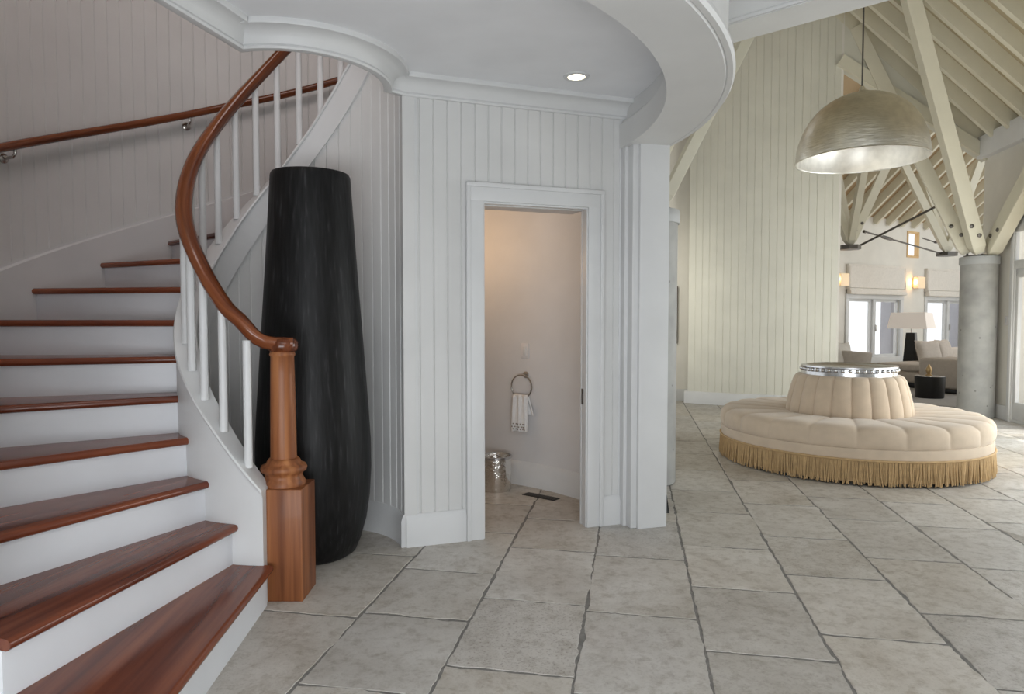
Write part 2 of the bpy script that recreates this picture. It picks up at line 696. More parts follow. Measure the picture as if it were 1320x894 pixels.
# ================================================================== STRUCTURE
# ---- paved floor
def build_floor():
    mb = MB()
    mb.tile = []
    rnd = random.Random(3)
    W = 0.4945
    X0 = 0.2865
    known = {0: [3.976, 3.36, 2.705, 4.688], -1: [3.716, 2.983, 2.307], 1: [4.976, 4.239, 3.608, 2.936],
             -2: [3.039, 2.408], -3: [2.783, 3.33], 2: [3.235, 3.947, 4.69]}

    def edge_noise(x, y):
        return noise.noise((x * 14, y * 14, 0.3)) * 0.007 + noise.noise((x * 55, y * 55, 1.7)) * 0.006 + max(0, noise.noise((x * 6, y * 6, 4.4)) - 0.25) * 0.03

    for k in range(-10, 24):
        xa, xb = X0 + k * W, X0 + (k + 1) * W
        js = sorted(known.get(k, []))
        if not js:
            js = [rnd.uniform(2.2, 2.9)]
        while js[-1] < 20.5:
            js.append(js[-1] + rnd.uniform(0.55, 0.78))
        while js[0] > -4:
            js.insert(0, js[0] - rnd.uniform(0.55, 0.78))
        for ya, yb in zip(js, js[1:]):
            cx, cy = (xa + xb) / 2, (ya + yb) / 2
            near = hypot(cx, cy) < 8
            st = 0.022 if near else 0.3
            pts = []

            def run(p, q):
                n = max(1, int((Vector(q) - Vector(p)).length / st))
                for i in range(n):
                    t = i / n
                    pts.append((p[0] + (q[0] - p[0]) * t, p[1] + (q[1] - p[1]) * t))
            gp = 0.0038
            A, B, Cc, D = (xa + gp, ya + gp * 1.4), (xb - gp, ya + gp * 1.4), (xb - gp, yb - gp * 1.4), (xa + gp, yb - gp * 1.4)
            run(A, B); run(B, Cc); run(Cc, D); run(D, A)
            outer, inner = [], []
            for (x, y) in pts:
                dx = edge_noise(x + k * 3.1, y) if near else 0
                dy = edge_noise(y + 9.3, x + cy) if near else 0
                ox, oy = x + dx * 0.6, y + dy * 0.6
                # rounded, worn arris
                ix = x + (cx - x) / max(abs(cx - x), 1e-6) * min(abs(cx - x), 0.004) * (1 if abs(abs(cx - x) - (xb - xa) / 2 + gp) < 1e-4 else 0) + dx
                iy = y + (cy - y) / max(abs(cy - y), 1e-6) * min(abs(cy - y), 0.004) * (1 if abs(abs(cy - y) - (yb - ya) / 2 + gp * 1.4) < 1e-4 else 0) + dy
                outer.append((ox, oy)); inner.append((ix, iy))
            n = len(pts)
            vs = []
            for (x, y) in inner:
                p = E1 * x + E2 * y; vs.append((p.x, p.y, 0.0))
            for (x, y) in outer:
                p = E1 * x + E2 * y; vs.append((p.x, p.y, -0.006))
            fs = [list(range(n))] + [[i, (i + 1) % n, n + (i + 1) % n, n + i] for i in range(n)]
            mb.add(vs, fs, 0)
            rough = 1.0 if (k == -2 and 2.3 < cy < 3.1) else (0.55 if rnd.random() < 0.12 else rnd.uniform(0, 0.25))
            tv = (0.35 if rough == 1 else rnd.random(), rough, rnd.random(), 1)
            mb.tile += [tv] * (2 * n)
    o = len(mb.v)
    q = [E1 * x + E2 * y for x, y in ((-6, -4.2), (13, -4.2), (13, 21), (-6, 21))]
    mb.add([(p.x, p.y, -0.0026) for p in q] + [(p.x, p.y, -0.08) for p in q],
           [[0, 1, 2, 3], [4, 5, 6, 7], [0, 1, 5, 4], [1, 2, 6, 5], [2, 3, 7, 6], [3, 0, 4, 7]], 1)
    mb.tile += [(0.5, 0, 0.5, 1)] * 8
    return struct(mb.build('floor', ['stone', 'grout']), 'worn limestone slab floor with dark joints')


build_floor()

# ---- stair well: outer boarded wall, alcove wall under the stair, upper drum
R_OUT = 1.78
R_IN = 0.55


def outer_fn(s):                      # s metres along R_OUT, clockwise from 255 deg
    t = 255 - degrees(s / R_OUT)
    d = Vector((cos(radians(t)), sin(radians(t))))
    return C + d * R_OUT, -d


struct(MB().bead(outer_fn, 0, radians(255 - 87) * R_OUT, 0, 5.6, 0.083, 0.12, curved=1).build('wall_stairwell', 'wall'),
       'tall round white boarded stairwell wall')


def curb_bot(th):
    c = climb(th)
    return nosing(th) + lerp_table([(0, -0.10), (60, -0.16), (120, -0.14), (172, -0.075), (220, -0.055), (260, -0.055)], c)


def curb_top(th):
    c = climb(th)
    return nosing(th) + lerp_table([(0, 0.30), (28, 0.30), (44, 0.27), (75, 0.19), (115, 0.13), (150, 0.12), (172, 0.145), (196, 0.20), (260, 0.22)], c)


def alcove_fn(s):                     # counter-clockwise from 18 deg
    t = 18 + degrees(s / R_IN)
    d = Vector((cos(radians(t)), sin(radians(t))))
    return C + d * R_IN, -d


def alcove_top(s):
    t = 18 + degrees(s / R_IN)
    return min(3.0, max(0.02, curb_bot(t if t < 180 else t - 360) + 0.03))


struct(MB().bead(alcove_fn, 0, radians(248) * R_IN, 0, alcove_top, 0.078, 0.07, curved=1).build('wall_alcove', 'wall'),
       'concave boarded wall below the curved stair')
SK = [(0, 0), (0.02, 0), (0.02, 0.155), (0.016, 0.165), (0.012, 0.18), (0.005, 0.19), (0, 0.19)]
struct(MB().sweep(arc(262, 18, R_IN), SK).build('baseboard_alcove', 'trim'))

# ---- powder room door wall with its opening
S_END = 1.43
DO0, DO1, DOH = 0.455, 1.137, 2.02
WT = 2.60


def dfn(s):
    return dwall(s), DN


mb = MB()
mb.bead(dfn, 0.0, DO0, 0, WT, 0.083, 0.075, phase=0.075)
mb.bead(dfn, DO0, DO1, DOH, WT, 0.083, 0.075, phase=0.075)
mb.bead(dfn, DO1, S_END, 0, WT, 0.083, 0.075, phase=0.075)
struct(mb.build('wall_door', 'wall'), 'white boarded wall around the powder room doorway')


def drot():
    return atan2(DU.y, DU.x)


# casing: flat board with a raised back band and a stop inside the jamb
mb = MB()


def dbox(s0, s1, z0, z1, o0, o1, bev=0.004, mb_=None):
    p = dwall((s0 + s1) / 2, (o0 + o1) / 2)
    (mb_ or mb).box((p.x, p.y, (z0 + z1) / 2), (s1 - s0, abs(o1 - o0), z1 - z0), drot(), bevel=bev)


CW = 0.094
dbox(DO0 - CW, DO0, 0, DOH + 0.012, -0.002, 0.022)
dbox(DO1, DO1 + CW, 0, DOH + 0.012, -0.002, 0.022)
dbox(DO0 - CW, DO1 + CW, DOH, DOH + CW, -0.002, 0.0225)
dbox(DO0 - CW - 0.014, DO0 - CW + 0.012, 0, DOH + CW + 0.013, -0.002, 0.034)
dbox(DO1 + CW - 0.012, DO1 + CW + 0.014, 0, DOH + CW + 0.013, -0.002, 0.034)
dbox(DO0 - CW - 0.014, DO1 + CW + 0.014, DOH + CW - 0.012, DOH + CW + 0.014, -0.002, 0.0345)
for a, b in ((DO0 - 0.006, DO0 + 0.008), (DO1 - 0.008, DO1 + 0.006)):
    dbox(a, b, 0, DOH, -0.022, 0.012, 0.003)
    dbox(a, b, 0, DOH, -0.078, -0.060, 0.002)
dbox(DO0, DO1, DOH - 0.012, DOH + 0.004, -0.022, 0.012, 0.003)
dbox(DO0, DO1, DOH - 0.012, DOH + 0.004, -0.078, -0.060, 0.002)
door1 = struct(mb.build('door_1', 'trim'), 'white cased doorway to the powder room', 'doorway')
mb = MB()
p = dwall(DO1 - 0.008, -0.041)
mb.box((p.x, p.y, 0.83), (0.006, 0.024, 0.10), drot(), bevel=0.002)
mb.box((p.x, p.y, 0.83), (0.010, 0.008, 0.03), drot(), bevel=0.002)
struct(mb.build('door_latch', 'bronze', door1))
# pocket door leaf edge inside the jamb
mb = MB()
dbox(DO1 - 0.006, DO1 + 0.26, 0.01, DOH - 0.01, -0.058, -0.024, 0.003)
struct(mb.build('pocket_door_leaf', 'trim', door1))

mb = MB()
dbox(DO0 - 0.02, DO1 + 0.02, DOH, DOH + 0.16, -0.27, -0.076, 0)
struct(mb.build('lintel', 'powder'), 'deep head of the powder room doorway')

# baseboards of the door wall
def base_run(name, pts):
    return struct(MB().sweep([(p.x, p.y, 0) for p in pts], SK).build(name, 'trim'))


base_run('baseboard_door', [dwall(-0.012, 0.0), dwall(DO0 - CW - 0.015, 0.0)])
base_run('baseboard_jamb', [dwall(DO1 + CW + 0.014, 0.0), dwall(S_END - 0.02, 0.0)])
# corner board where alcove meets the door wall
mb = MB()
dbox(-0.012, 0.062, 0.19, WT, -0.05, 0.006, 0.003)
dbox(S_END - 0.04, S_END, 0.0, WT, -0.05, 0.012, 0.004)
dbox(S_END - 0.07, S_END - 0.045, 0.19, WT, -0.05, 0.006, 0.003)
struct(mb.build('trim_1', 'trim'), 'flat corner boards of the doorway wall')

# pilaster carrying the ring beam
mb = MB()
pa, pb = Vector((0.793, 4.148)), Vector((0.988, 4.203))
pd = (pb - pa).normalized(); pn = Vector((pd.y, -pd.x))
pc = (pa + pb) / 2 - pn * 0.14
mb.box((pc.x, pc.y, 1.21), ((pb - pa).length, 0.28, 2.42), atan2(pd.y, pd.x), bevel=0.004)
q = pa - pn * 0.075 - pd * 0.018
mb.box((q.x, q.y, 1.21), (0.04, 0.10, 2.42), atan2(pd.y, pd.x), bevel=0.004)
q = pa - pn * 0.12 - pd * 0.035
mb.box((q.x, q.y, 1.21), (0.05, 0.06, 2.42), atan2(pd.y, pd.x), bevel=0.004)
struct(mb.build('trim_2', 'trim'), 'square white pilaster under the ring beam')

# ---- powder room shell (behind the doorway)
R_POW = 2.05
struct(MB().sweep(arc(22, 84, R_POW, 0, 2), [(0, 0), (0, 2.55), (0.09, 2.55), (0.09, 0)]).build('wall_powder', 'powder'),
       'plain curved powder room wall')
struct(MB().sweep(arc(84, 23, R_POW, 0, 2), SK).build('baseboard_powder', 'trim'))
mb = MB()
a, b = pol(82, 0.6), pol(82, 2.1)
mb.beam((a.x, a.y, 1.27), (b.x, b.y, 1.27), 0.08, 2.54)
struct(mb.build('wall_partition', 'powder'), 'powder room partition wall')
poly = [dwall(-0.01, -0.07), dwall(S_END + 0.02, -0.07)] + [Vector(p[:2]) for p in arc(24, 84, R_POW + 0.05)] + [pol(84, 0.62)] + [Vector(p[:2]) for p in arc(80, 22, 0.61)]
struct(MB().prism(poly, 2.30, 2.38).build('ceiling_powder', 'ceil'), 'flat powder room ceiling')

# ---- rotunda ceiling, its mouldings and the ring beam
ZC = 2.69
R_RI, R_RO = 1.93, 2.20
T_OPEN = -105.0
edge = [pol(T_OPEN, 1.98), pol(T_OPEN, 0.475)] + [Vector(p[:2]) for p in arc(T_OPEN, 14, 0.475)[1:]] + [dwall(-0.005, 0.0), dwall(S_END + 0.12, 0.0)]
slab = edge + [Vector(p[:2]) for p in arc(20, T_OPEN, 1.98)[1:-1]]
struct(MB().prism(slab, ZC, 3.0).build('ceiling_rotunda', 'ceil'), 'smooth grey white ceiling over the stair foot')
# edge face + cove moulding that runs along the opening and the door wall (room side on the right of travel)
rev = list(reversed(edge))
CR = [(0.0, -0.105), (-0.014, -0.105), (-0.020, -0.095), (-0.014, -0.083), (-0.018, -0.078), (-0.024, -0.052), (-0.042, -0.034), (-0.066, -0.025), (-0.092, -0.022), (-0.094, -0.027), (-0.104, -0.026), (-0.108, -0.016), (-0.106, -0.004), (-0.106, 0.004), (0.03, 0.004), (0.03, -0.100), (0.01, -0.105)]
struct(MB().sweep([(p.x, p.y, ZC) for p in rev], CR).build('trim_3', 'trim'),
       'cove moulding around the rotunda ceiling')
# ring beam: soffit, stepped inner face, outer fascia with bead and cap
ZR = 2.405
RINGP = [(R_RI, ZR), (R_RO - 0.012, ZR), (R_RO - 0.006, ZR + 0.010), (R_RO, ZR + 0.004), (R_RO + 0.022, ZR + 0.004), (R_RO + 0.032, ZR + 0.018), (R_RO + 0.030, ZR + 0.036), (R_RO + 0.018, ZR + 0.050), (R_RO, ZR + 0.054),
         (R_RO, 2.98), (R_RO + 0.03, 3.02), (R_RO + 0.045, 3.06), (R_RO + 0.075, 3.09), (R_RO + 0.085, 3.16), (R_RO + 0.085, 3.3),
         (R_RO - 0.06, 3.3), (1.975, 2.72), (1.975, 2.59), (1.955, 2.585), (1.945, 2.57), (1.95, 2.558), (R_RI, 2.552)]


def ring_mesh(t0, t1, prof, step=2.0):
    mb = MB()
    n = int(abs(t1 - t0) / step)
    vs = []
    for i in range(n + 1):
        t = t0 + (t1 - t0) * i / n
        for r, z in prof:
            p = pol(t, r)
            vs.append((p.x, p.y, z))
    m = len(prof)
    fs = [[i * m + k, i * m + (k + 1) % m, (i + 1) * m + (k + 1) % m, (i + 1) * m + k] for i in range(n) for k in range(m)]
    fs += [list(range(m)), [n * m + k for k in range(m)]]
    mb.add(vs, fs)
    return mb


struct(ring_mesh(-112, 24, RINGP).build('ceiling_beam', 'wall'), 'round dropped ring beam around the rotunda ceiling')
struct(ring_mesh(-112, 95, [(R_RO - 0.1, 3.0), (R_RO, 3.0), (R_RO, 5.6), (R_RO - 0.1, 5.6)]).build('wall_drum', 'wall'), 'round upper floor wall')
struct(MB().prism([Vector(p[:2]) for p in arc(0, 357, 2.2)], 5.6, 5.7).build('ceiling_stairwell', 'ceil'), 'upper stairwell ceiling')

# ---- hall: header, entrance ceiling with crown
h0 = Vector((1.395, 4.2)); hd = Vector((0.765, -0.643)).normalized(); hn = Vector((-hd.y, hd.x)) * -1   # hn towards the camera
ZH = 3.04
HW = 0.26
a0, a1 = h0 - hd * 0.75, h0 + hd * 5.2
poly = [a0, a1, a1 + hn * HW, a0 + hn * HW]
struct(MB().prism(poly, ZH, 4.7).build('beam_header', 'wall'), 'white header beam between entrance and hall', 'beam')
ZE = 3.20
na, nb = a0 + hn * HW + hd * 0.30, a1 + hn * HW
poly = [Vector(p[:2]) for p in arc(8, -112, R_RO - 0.03)] + [Vector((-3.4, 1.0)), Vector((-3.4, -4)), Vector((5.6, -4)), nb, na]
struct(MB().prism(poly, ZE, ZE + 0.12).build('ceiling_entrance', 'ceil'), 'flat entrance hall ceiling')
CR2 = [(0.0, -0.153), (0.012, -0.153), (0.016, -0.14), (0.010, -0.128), (0.022, -0.118), (0.03, -0.10), (0.034, -0.085), (0.062, -0.05), (0.070, -0.04), (0.082, -0.036), (0.088, -0.018), (0.10, -0.014), (0.104, 0.0), (-0.02, 0.0), (-0.02, -0.153)]
struct(MB().sweep([(p.x, p.y, ZE) for p in (na, nb)], CR2).build('trim_4', 'trim'), 'crown moulding along the header beam')

# entrance hall shell behind the viewpoint
mb = MB()
mb.box((1.2, -4.1, 1.65), (9.6, 0.2, 3.3))
struct(mb.build('wall_entrance', 'wall'), 'entrance hall wall')
mb = MB()
mb.beam((-1.66, 1.88, 1.65), (-3.45, 0.2, 1.65), 0.12, 3.3)
mb.beam((-3.45, 0.25, 1.65), (-3.45, -4.1, 1.65), 0.12, 3.3)
struct(mb.build('wall_entrance_side', 'wall'), 'entrance hall side wall')

# ---- hall side wall with French door, plate beam
nK = -E1                              # into the hall
rK = atan2(E2.y, E2.x)


def hbox(mb, t0, t1, z0, z1, a0_, a1_, bev=0.004):
    p = hall((a0_ + a1_) / 2, (t0 + t1) / 2)
    mb.box((p.x, p.y, (z0 + z1) / 2), (t1 - t0, abs(a1_ - a0_), z1 - z0), rK, bevel=bev)


D0, D1 = -0.70, -2.7
mb = MB()
hbox(mb, D0, 0.14, 0, 3.9, -0.045, 0, 0)
hbox(mb, D1, D0, 2.55, 3.9, -0.2, 0, 0)
hbox(mb, -14.5, D1, 0, 3.9, -0.2, 0, 0)
struct(mb.build('wall_hall', 'livwall'), 'white hall side wall')
mb = MB()
hbox(mb, -9, 0.15, 3.57, 3.87, -0.15, 0.10)
struct(mb.build('beam_plate', 'ceil'), 'white plate beam above the hall wall', 'beam')
mb = MB()
hbox(mb, D0 + 0.02, 0.13, 0, 0.19, 0, 0.02)
struct(mb.build('baseboard_hall', 'trim'))


def french_door(name, t0, t1):
    mb = MB()
    for a, b in ((t0 - 0.09, t0 + 0.07), (t1 - 0.07, t1 + 0.09)):
        hbox(mb, a + 0.02, b - 0.02, 0, 2.55, -0.02, 0.025)
        hbox(mb, (a + b) / 2 - 0.035, (a + b) / 2 + 0.035, 0, 2.5, -0.02, 0.04)
    hbox(mb, t0, t1, 2.44, 2.62, -0.02, 0.03)
    hbox(mb, t0, t1, 1.97, 2.08, -0.03, 0.03)
    hbox(mb, t0, t1, 0, 0.04, -0.12, 0.02)
    d = struct(mb.build(name, 'trim'), 'white glazed French door in the hall side wall', 'door')
    for a, b in ((t0 + 0.05, (t0 + t1) / 2), ((t0 + t1) / 2, t1 - 0.05)):
        mb = MB()
        hbox(mb, a, a + 0.06, 0.04, 1.97, -0.035, 0.012)
        hbox(mb, b - 0.06, b, 0.04, 1.97, -0.035, 0.012)
        hbox(mb, a, b, 0.04, 0.26, -0.035, 0.012)
        hbox(mb, a, b, 1.86, 1.97, -0.035, 0.012)
        lf = struct(mb.build('door_leaf', 'trim', d))
        mb = MB()
        hbox(mb, a + 0.06, b - 0.06, 0.26, 1.86, -0.015, -0.008, 0)
        struct(mb.build('glass_pane', 'glass', lf))
    mb = MB()
    hbox(mb, t0 + 0.1, t1 - 0.1, 2.08, 2.44, -0.015, -0.008, 0)
    struct(mb.build('transom_glass', 'glass', d))
    return d


french_door('door_2', D1, D0)

# ---- hall roof: putty boards and cream rafters rising from the plate
roofc = struct(MB().prism([(0, 0), (0.01, 0), (0.01, 0.01)], -50, -49.9).build('ceiling_hall', 'roofboard'), 'raftered sloping hall ceiling', 'ceiling')
me = roofc.data
mb = MB()


def rp(a, t, up=0.0):
    p = hall(a, t)
    return Vector((p.x, p.y, 3.72 + a + up))


mb.add([rp(-0.3, 0.35, 0.2), rp(4.2, 0.35, 0.2), rp(4.2, -11, 0.2), rp(-0.3, -11, 0.2),
        rp(-0.3, 0.35, 0.3), rp(4.2, 0.35, 0.3), rp(4.2, -11, 0.3), rp(-0.3, -11, 0.3)],
       [[0, 1, 2, 3], [4, 5, 6, 7], [0, 1, 5, 4], [1, 2, 6, 5], [2, 3, 7, 6], [3, 0, 4, 7]])
bpy.data.objects.remove(roofc)
roofc = struct(mb.build('ceiling_hall', 'roofboard'), 'sloping boarded hall ceiling between cream rafters', 'ceiling')
t = 0.16
while t > -10.5:
    m2 = MB()
    m2.beam(rp(-0.02, t, 0.10), rp(4.1, t, 0.10), 0.07, 0.19, up=tuple((-E1).to_3d() * -1 + Vector((0, 0, 1))))
    struct(m2.build('rafter', 'cream', roofc))
    t -= 0.40
# opposite slope, closing the roof over the entrance side
mb = MB()
mb.add([rp(4.2, 0.35, 0.3), rp(4.2, -11, 0.3), rp(9.5, -11, -10.3), rp(9.5, 0.35, -10.3)], [[0, 1, 2, 3]])
struct(mb.build('ceiling_slope', 'roofboard'), 'boarded roof slope over the entrance side')

# ---- gable header between hall and living room
mb = MB()
lo = [(0.0, 3.57), (1.98, 3.57 + 1.98 * 0.735)]
up = [(1.98, 6.0), (0.0, 4.0)]
vs = []
for tt in (0.13, 0.36):
    for a, z in lo + up:
        p = hall(a - 0.06, tt)
        vs.append((p.x, p.y, z))
mb.add(vs, [[0, 1, 2, 3], [4, 5, 6, 7], [0, 1, 5, 4], [1, 2, 6, 5], [2, 3, 7, 6], [3, 0, 4, 7]])
struct(mb.build('wall_gable', 'tower'), 'gable wall over the living room opening')
mb = MB()
p0_, p1_ = hall(-0.1, 0.10), hall(1.93, 0.10)
mb.beam((p0_.x, p0_.y, 3.57 - 0.1 * 0.735 + 0.07), (p1_.x, p1_.y, 3.57 + 1.93 * 0.735 + 0.07), 0.06, 0.16)
struct(mb.build('beam_gable', 'cream'), 'sloping cream edge beam of the living room opening', 'beam')
# return of the hall wall at the corner
mb = MB()
p = hall(-1.6, 0.02)
mb.box((p.x, p.y, 3.0), (3.2, 0.24, 6.0), atan2(E1.y, E1.x))
struct(mb.build('wall_return', 'livwall'), 'living room return wall behind the concrete column')

# ---- round boarded tower in the hall
TA, TB = Vector((2.80, 10.57)), Vector((4.76, 9.77))
RT = 4.2
mid = (TA + TB) / 2
td = (TB - TA).normalized()
tn = Vector((td.y, -td.x))             # towards the camera
TC = mid - tn * sqrt(RT * RT - ((TB - TA).length / 2) ** 2)
ta = atan2((TA - TC).y, (TA - TC).x)
tb = atan2((TB - TC).y, (TB - TC).x)


def tower_fn(s):
    t_ = ta + s / RT
    d = Vector((cos(t_), sin(t_)))
    return TC + d * RT, d


TL = (tb - ta) * RT
struct(MB().bead(tower_fn, 0.0, TL, 0, 7.6, 0.108, 0.3, gw=0.013, gd=0.0065, curved=1).build('wall_tower', 'tower'), 'cream boarded curved tower wall')
path = [tower_fn(-0.05 + (TL + 0.05) * i / 20)[0] for i in range(21)]
struct(MB().sweep([(p.x, p.y, 0) for p in path], [(u * 1.4, v) for u, v in SK]).build('baseboard_tower', 'trim'))
mb = MB()
p = tower_fn(TL)[0]
q = p + Vector((0.35, 0.94)) * 1.6
mb.beam((p.x, p.y, 3.8), (q.x, q.y, 3.8), 0.06, 7.6)
struct(mb.build('wall_tower_return', 'livwall'), 'white return of the tower wall')

# recess wall left of the tower
mb = MB()
mb.box((1.3, 10.95, 2.8), (3.2, 0.2, 5.6))
struct(mb.build('wall_recess', 'livwall'), 'plain white wall beside the tower')
struct(MB().sweep([(-0.2, 10.85, 0), (2.9, 10.85, 0)], SK).build('baseboard_recess', 'trim'))

# ---- living room end wall with casement windows, clerestory, roof
fr = atan2(FU.y, FU.x)


def fbox(mb, s0, s1, z0, z1, o0, o1, bev=0.0):
    p = fwall((s0 + s1) / 2, (o0 + o1) / 2)
    mb.box((p.x, p.y, (z0 + z1) / 2), (s1 - s0, abs(o1 - o0), z1 - z0), fr, bevel=bev)


WIN = [(-1.00, 1.00), (2.07, 4.07)]
ZW0, ZW1 = 0.42, 1.82
ZTOP = 3.79
mb = MB()
fbox(mb, -8, -1.0, 0, ZTOP, -0.08, 0)
fbox(mb, 1.0, 2.07, 0, 2.9, -0.08, 0)
fbox(mb, 1.0, 1.23, 2.9, ZTOP, -0.08, 0)
fbox(mb, 1.66, 2.07, 2.9, ZTOP, -0.08, 0)
fbox(mb, 1.23, 1.66, 3.47, ZTOP, -0.08, 0)
fbox(mb, 4.07, 8, 0, ZTOP, -0.08, 0)
for a, b in WIN:
    fbox(mb, a, b, 0, ZW0, -0.08, 0)
    fbox(mb, a, b, ZW1, ZTOP, -0.08, 0)
struct(mb.build('wall_living', 'livwall'), 'white living room end wall with windows')
for i, (a, b) in enumerate(WIN):
    mb = MB()
    for x0, x1 in ((a - 0.09, a + 0.02), (b - 0.02, b + 0.09)):
        fbox(mb, x0, x1, ZW0 - 0.1, ZW1 + 0.1, -0.02, 0.03, 0.004)
    fbox(mb, a - 0.09, b + 0.09, ZW1 - 0.01, ZW1 + 0.1, -0.02, 0.035, 0.004)
    fbox(mb, a - 0.12, b + 0.12, ZW0 - 0.12, ZW0 + 0.01, -0.02, 0.05, 0.004)
    m_ = (a + b) / 2
    fbox(mb, m_ - 0.05, m_ + 0.05, ZW0, ZW1, -0.12, 0.0, 0.004)
    w = struct(mb.build('window_%d' % (i + 1), 'trim'), 'white casement pair in the living room end wall, %s' % ('under the first blind' if i == 0 else 'under the second blind'), 'window')
    for x0, x1 in ((a + 0.02, m_ - 0.05), (m_ + 0.05, b - 0.02)):
        mb = MB()
        fbox(mb, x0, x0 + 0.07, ZW0, ZW1, -0.10, -0.05)
        fbox(mb, x1 - 0.07, x1, ZW0, ZW1, -0.10, -0.05)
        fbox(mb, x0, x1, ZW0, ZW0 + 0.07, -0.10, -0.05)
        fbox(mb, x0, x1, ZW1 - 0.07, ZW1, -0.10, -0.05)
        sh = struct(mb.build('window_sash', 'trim', w))
        mb = MB()
        fbox(mb, x0 + 0.07, x1 - 0.07, ZW0 + 0.07, ZW1 - 0.07, -0.08, -0.072)
        struct(mb.build('glass_pane', 'glass', sh))
    mb = MB()
    fbox(mb, m_ + 0.02, m_ + 0.05, 1.05, 1.2, 0.0, 0.03, 0.004)
    struct(mb.build('window_latch', 'steel', w))
    # grey porch post standing outside
    mb = MB()
    pp = fwall(m_ + 2.0, -0.9)
    mb.box((pp.x, pp.y, 1.35), (0.34, 0.3, 2.7), fr, bevel=0.02)
    struct(mb.build('trim_%d' % (5 + i), 'porch'), 'grey porch post outside the %s living room window' % ('first' if i == 0 else 'second'), 'post')
mb = MB()
fbox(mb, 1.20, 1.25, 2.88, 3.5, -0.08, 0.02)
fbox(mb, 1.64, 1.69, 2.88, 3.5, -0.08, 0.02)
fbox(mb, 1.2, 1.69, 2.86, 2.91, -0.08, 0.02)
fbox(mb, 1.2, 1.69, 3.46, 3.5, -0.08, 0.02)
w3 = struct(mb.build('window_3', 'orange'), 'small bright clerestory window below the tan roof', 'window')
mb = MB()
fbox(mb, 1.25, 1.64, 2.91, 3.46, -0.05, -0.044)
struct(mb.build('glass_pane', 'glass', w3))
base_pts = [fwall(-8, 0), fwall(8, 0)]
struct(MB().sweep([(p.x, p.y, 0) for p in base_pts], SK).build('baseboard_living', 'trim'))

FP = 0.84


def fp(s, d, up=0.0):
    p = fwall(s, d)
    return Vector((p.x, p.y, 3.58 + FP * d + up))


mb = MB()
mb.add([fp(-9, -0.06, 0.16), fp(9, -0.06, 0.16), fp(9, 6.3, 0.16), fp(-9, 6.3, 0.16), fp(-9, -0.06, 0.24), fp(9, -0.06, 0.24), fp(9, 6.3, 0.24), fp(-9, 6.3, 0.24)],
       [[0, 1, 2, 3], [4, 5, 6, 7], [0, 1, 5, 4], [1, 2, 6, 5], [2, 3, 7, 6], [3, 0, 4, 7]])
lroof = struct(mb.build('ceiling_living', 'tanboard'), 'tan boarded living room roof slope', 'ceiling')
s_ = -3.6
upv = tuple(Vector((-FN.x * FP, -FN.y * FP, 1)))
while s_ < 6.2:
    m2 = MB()
    m2.beam(fp(s_, 0.0, 0.06), fp(s_, 6.2, 0.06), 0.075, 0.2, up=upv)
    struct(m2.build('rafter', 'cream', lroof))
    s_ += 0.5
# end walls of the living room
mb = MB()
p, q = fwall(7.2, 0), fwall(7.2, 9)
mb.beam((p.x, p.y, 4), (q.x, q.y, 4), 0.15, 8)
struct(mb.build('wall_living_side', 'livwall'), 'living room side wall')

# ================================================================== STAIRCASE
NW = Vector((-1.095, 3.175))
stair = thing('staircase', 'curved staircase with mahogany treads, white risers and turned newel post', 'staircase', (C.x, C.y, 0))
R_TI, R_TO = 0.615, 1.752
for k in range(1, 17):
    th = T0 - STEP * (k - 1)
    thn = th - STEP
    z = k * RISE
    # --- tread: bullnose section drawn along the radius
    mb = MB()
    vs, g = [], []
    rs = [R_TI + (R_TO - R_TI) * i / 8 for i in range(9)]
    tk = 0.036
    nosep = [(-0.020 * 0, 0)]
    for r in rs:
        d = Vector((cos(radians(th)), sin(radians(th))))
        f = Vector((-d.y, d.x))
        dn = Vector((cos(radians(thn)), sin(radians(thn))))
        fn_ = Vector((-dn.y, dn.x))
        front = C + d * r
        back = C + dn * r - fn_ * 0.045
        loop = []
        for i in range(7):
            a_ = -pi / 2 + pi * i / 6
            o_ = front + f * (cos(a_) * tk / 2 - tk / 2)
            loop.append((o_.x, o_.y, z - tk / 2 + sin(a_) * tk / 2, cos(a_) * tk / 2))
        loop.append((back.x, back.y, z, -(front - back).length))
        loop.append((back.x, back.y, z - tk, -(front - back).length))
        for (x, y, zz, w) in loop:
            vs.append((x, y, zz)); g.append((r + k * 2.3, w + k * 1.7, zz * 0.6))
    n = 9
    fs = [[i * n + q, i * n + (q + 1) % n, (i + 1) * n + (q + 1) % n, (i + 1) * n + q] for i in range(8) for q in range(n)]
    fs += [list(range(n)), [8 * n + q for q in range(n)]]
    mb.add(vs, fs, 0, g)
    mb.build('tread', 'tread', stair, 50)
    # --- riser
    mb = MB()
    d = Vector((cos(radians(th)), sin(radians(th))))
    f = Vector((-d.y, d.x))
    a_ = C + d * R_TI - f * 0.042
    b_ = C + d * R_TO - f * 0.042
    zb = z - RISE + (0 if k == 1 else -0.002)
    mb.beam((a_.x, a_.y, (zb + z - tk) / 2), (b_.x, b_.y, (zb + z - tk) / 2), 0.022, z - tk - zb)
    mb.build('riser', 'riser', stair)

# outer skirt board with a small cap
CL_END = 224.0
ths = [T0 + 19 - 0 - CL_END * i / 90 for i in range(91)]
pts, tops, bots = [], [], []


def skirt_prof(i):
    return [(0, bots[i]), (0, tops[i]), (-0.012, tops[i] + 0.004), (-0.012, tops[i] - 0.012), (-0.030, tops[i] - 0.022), (-0.030, bots[i])]


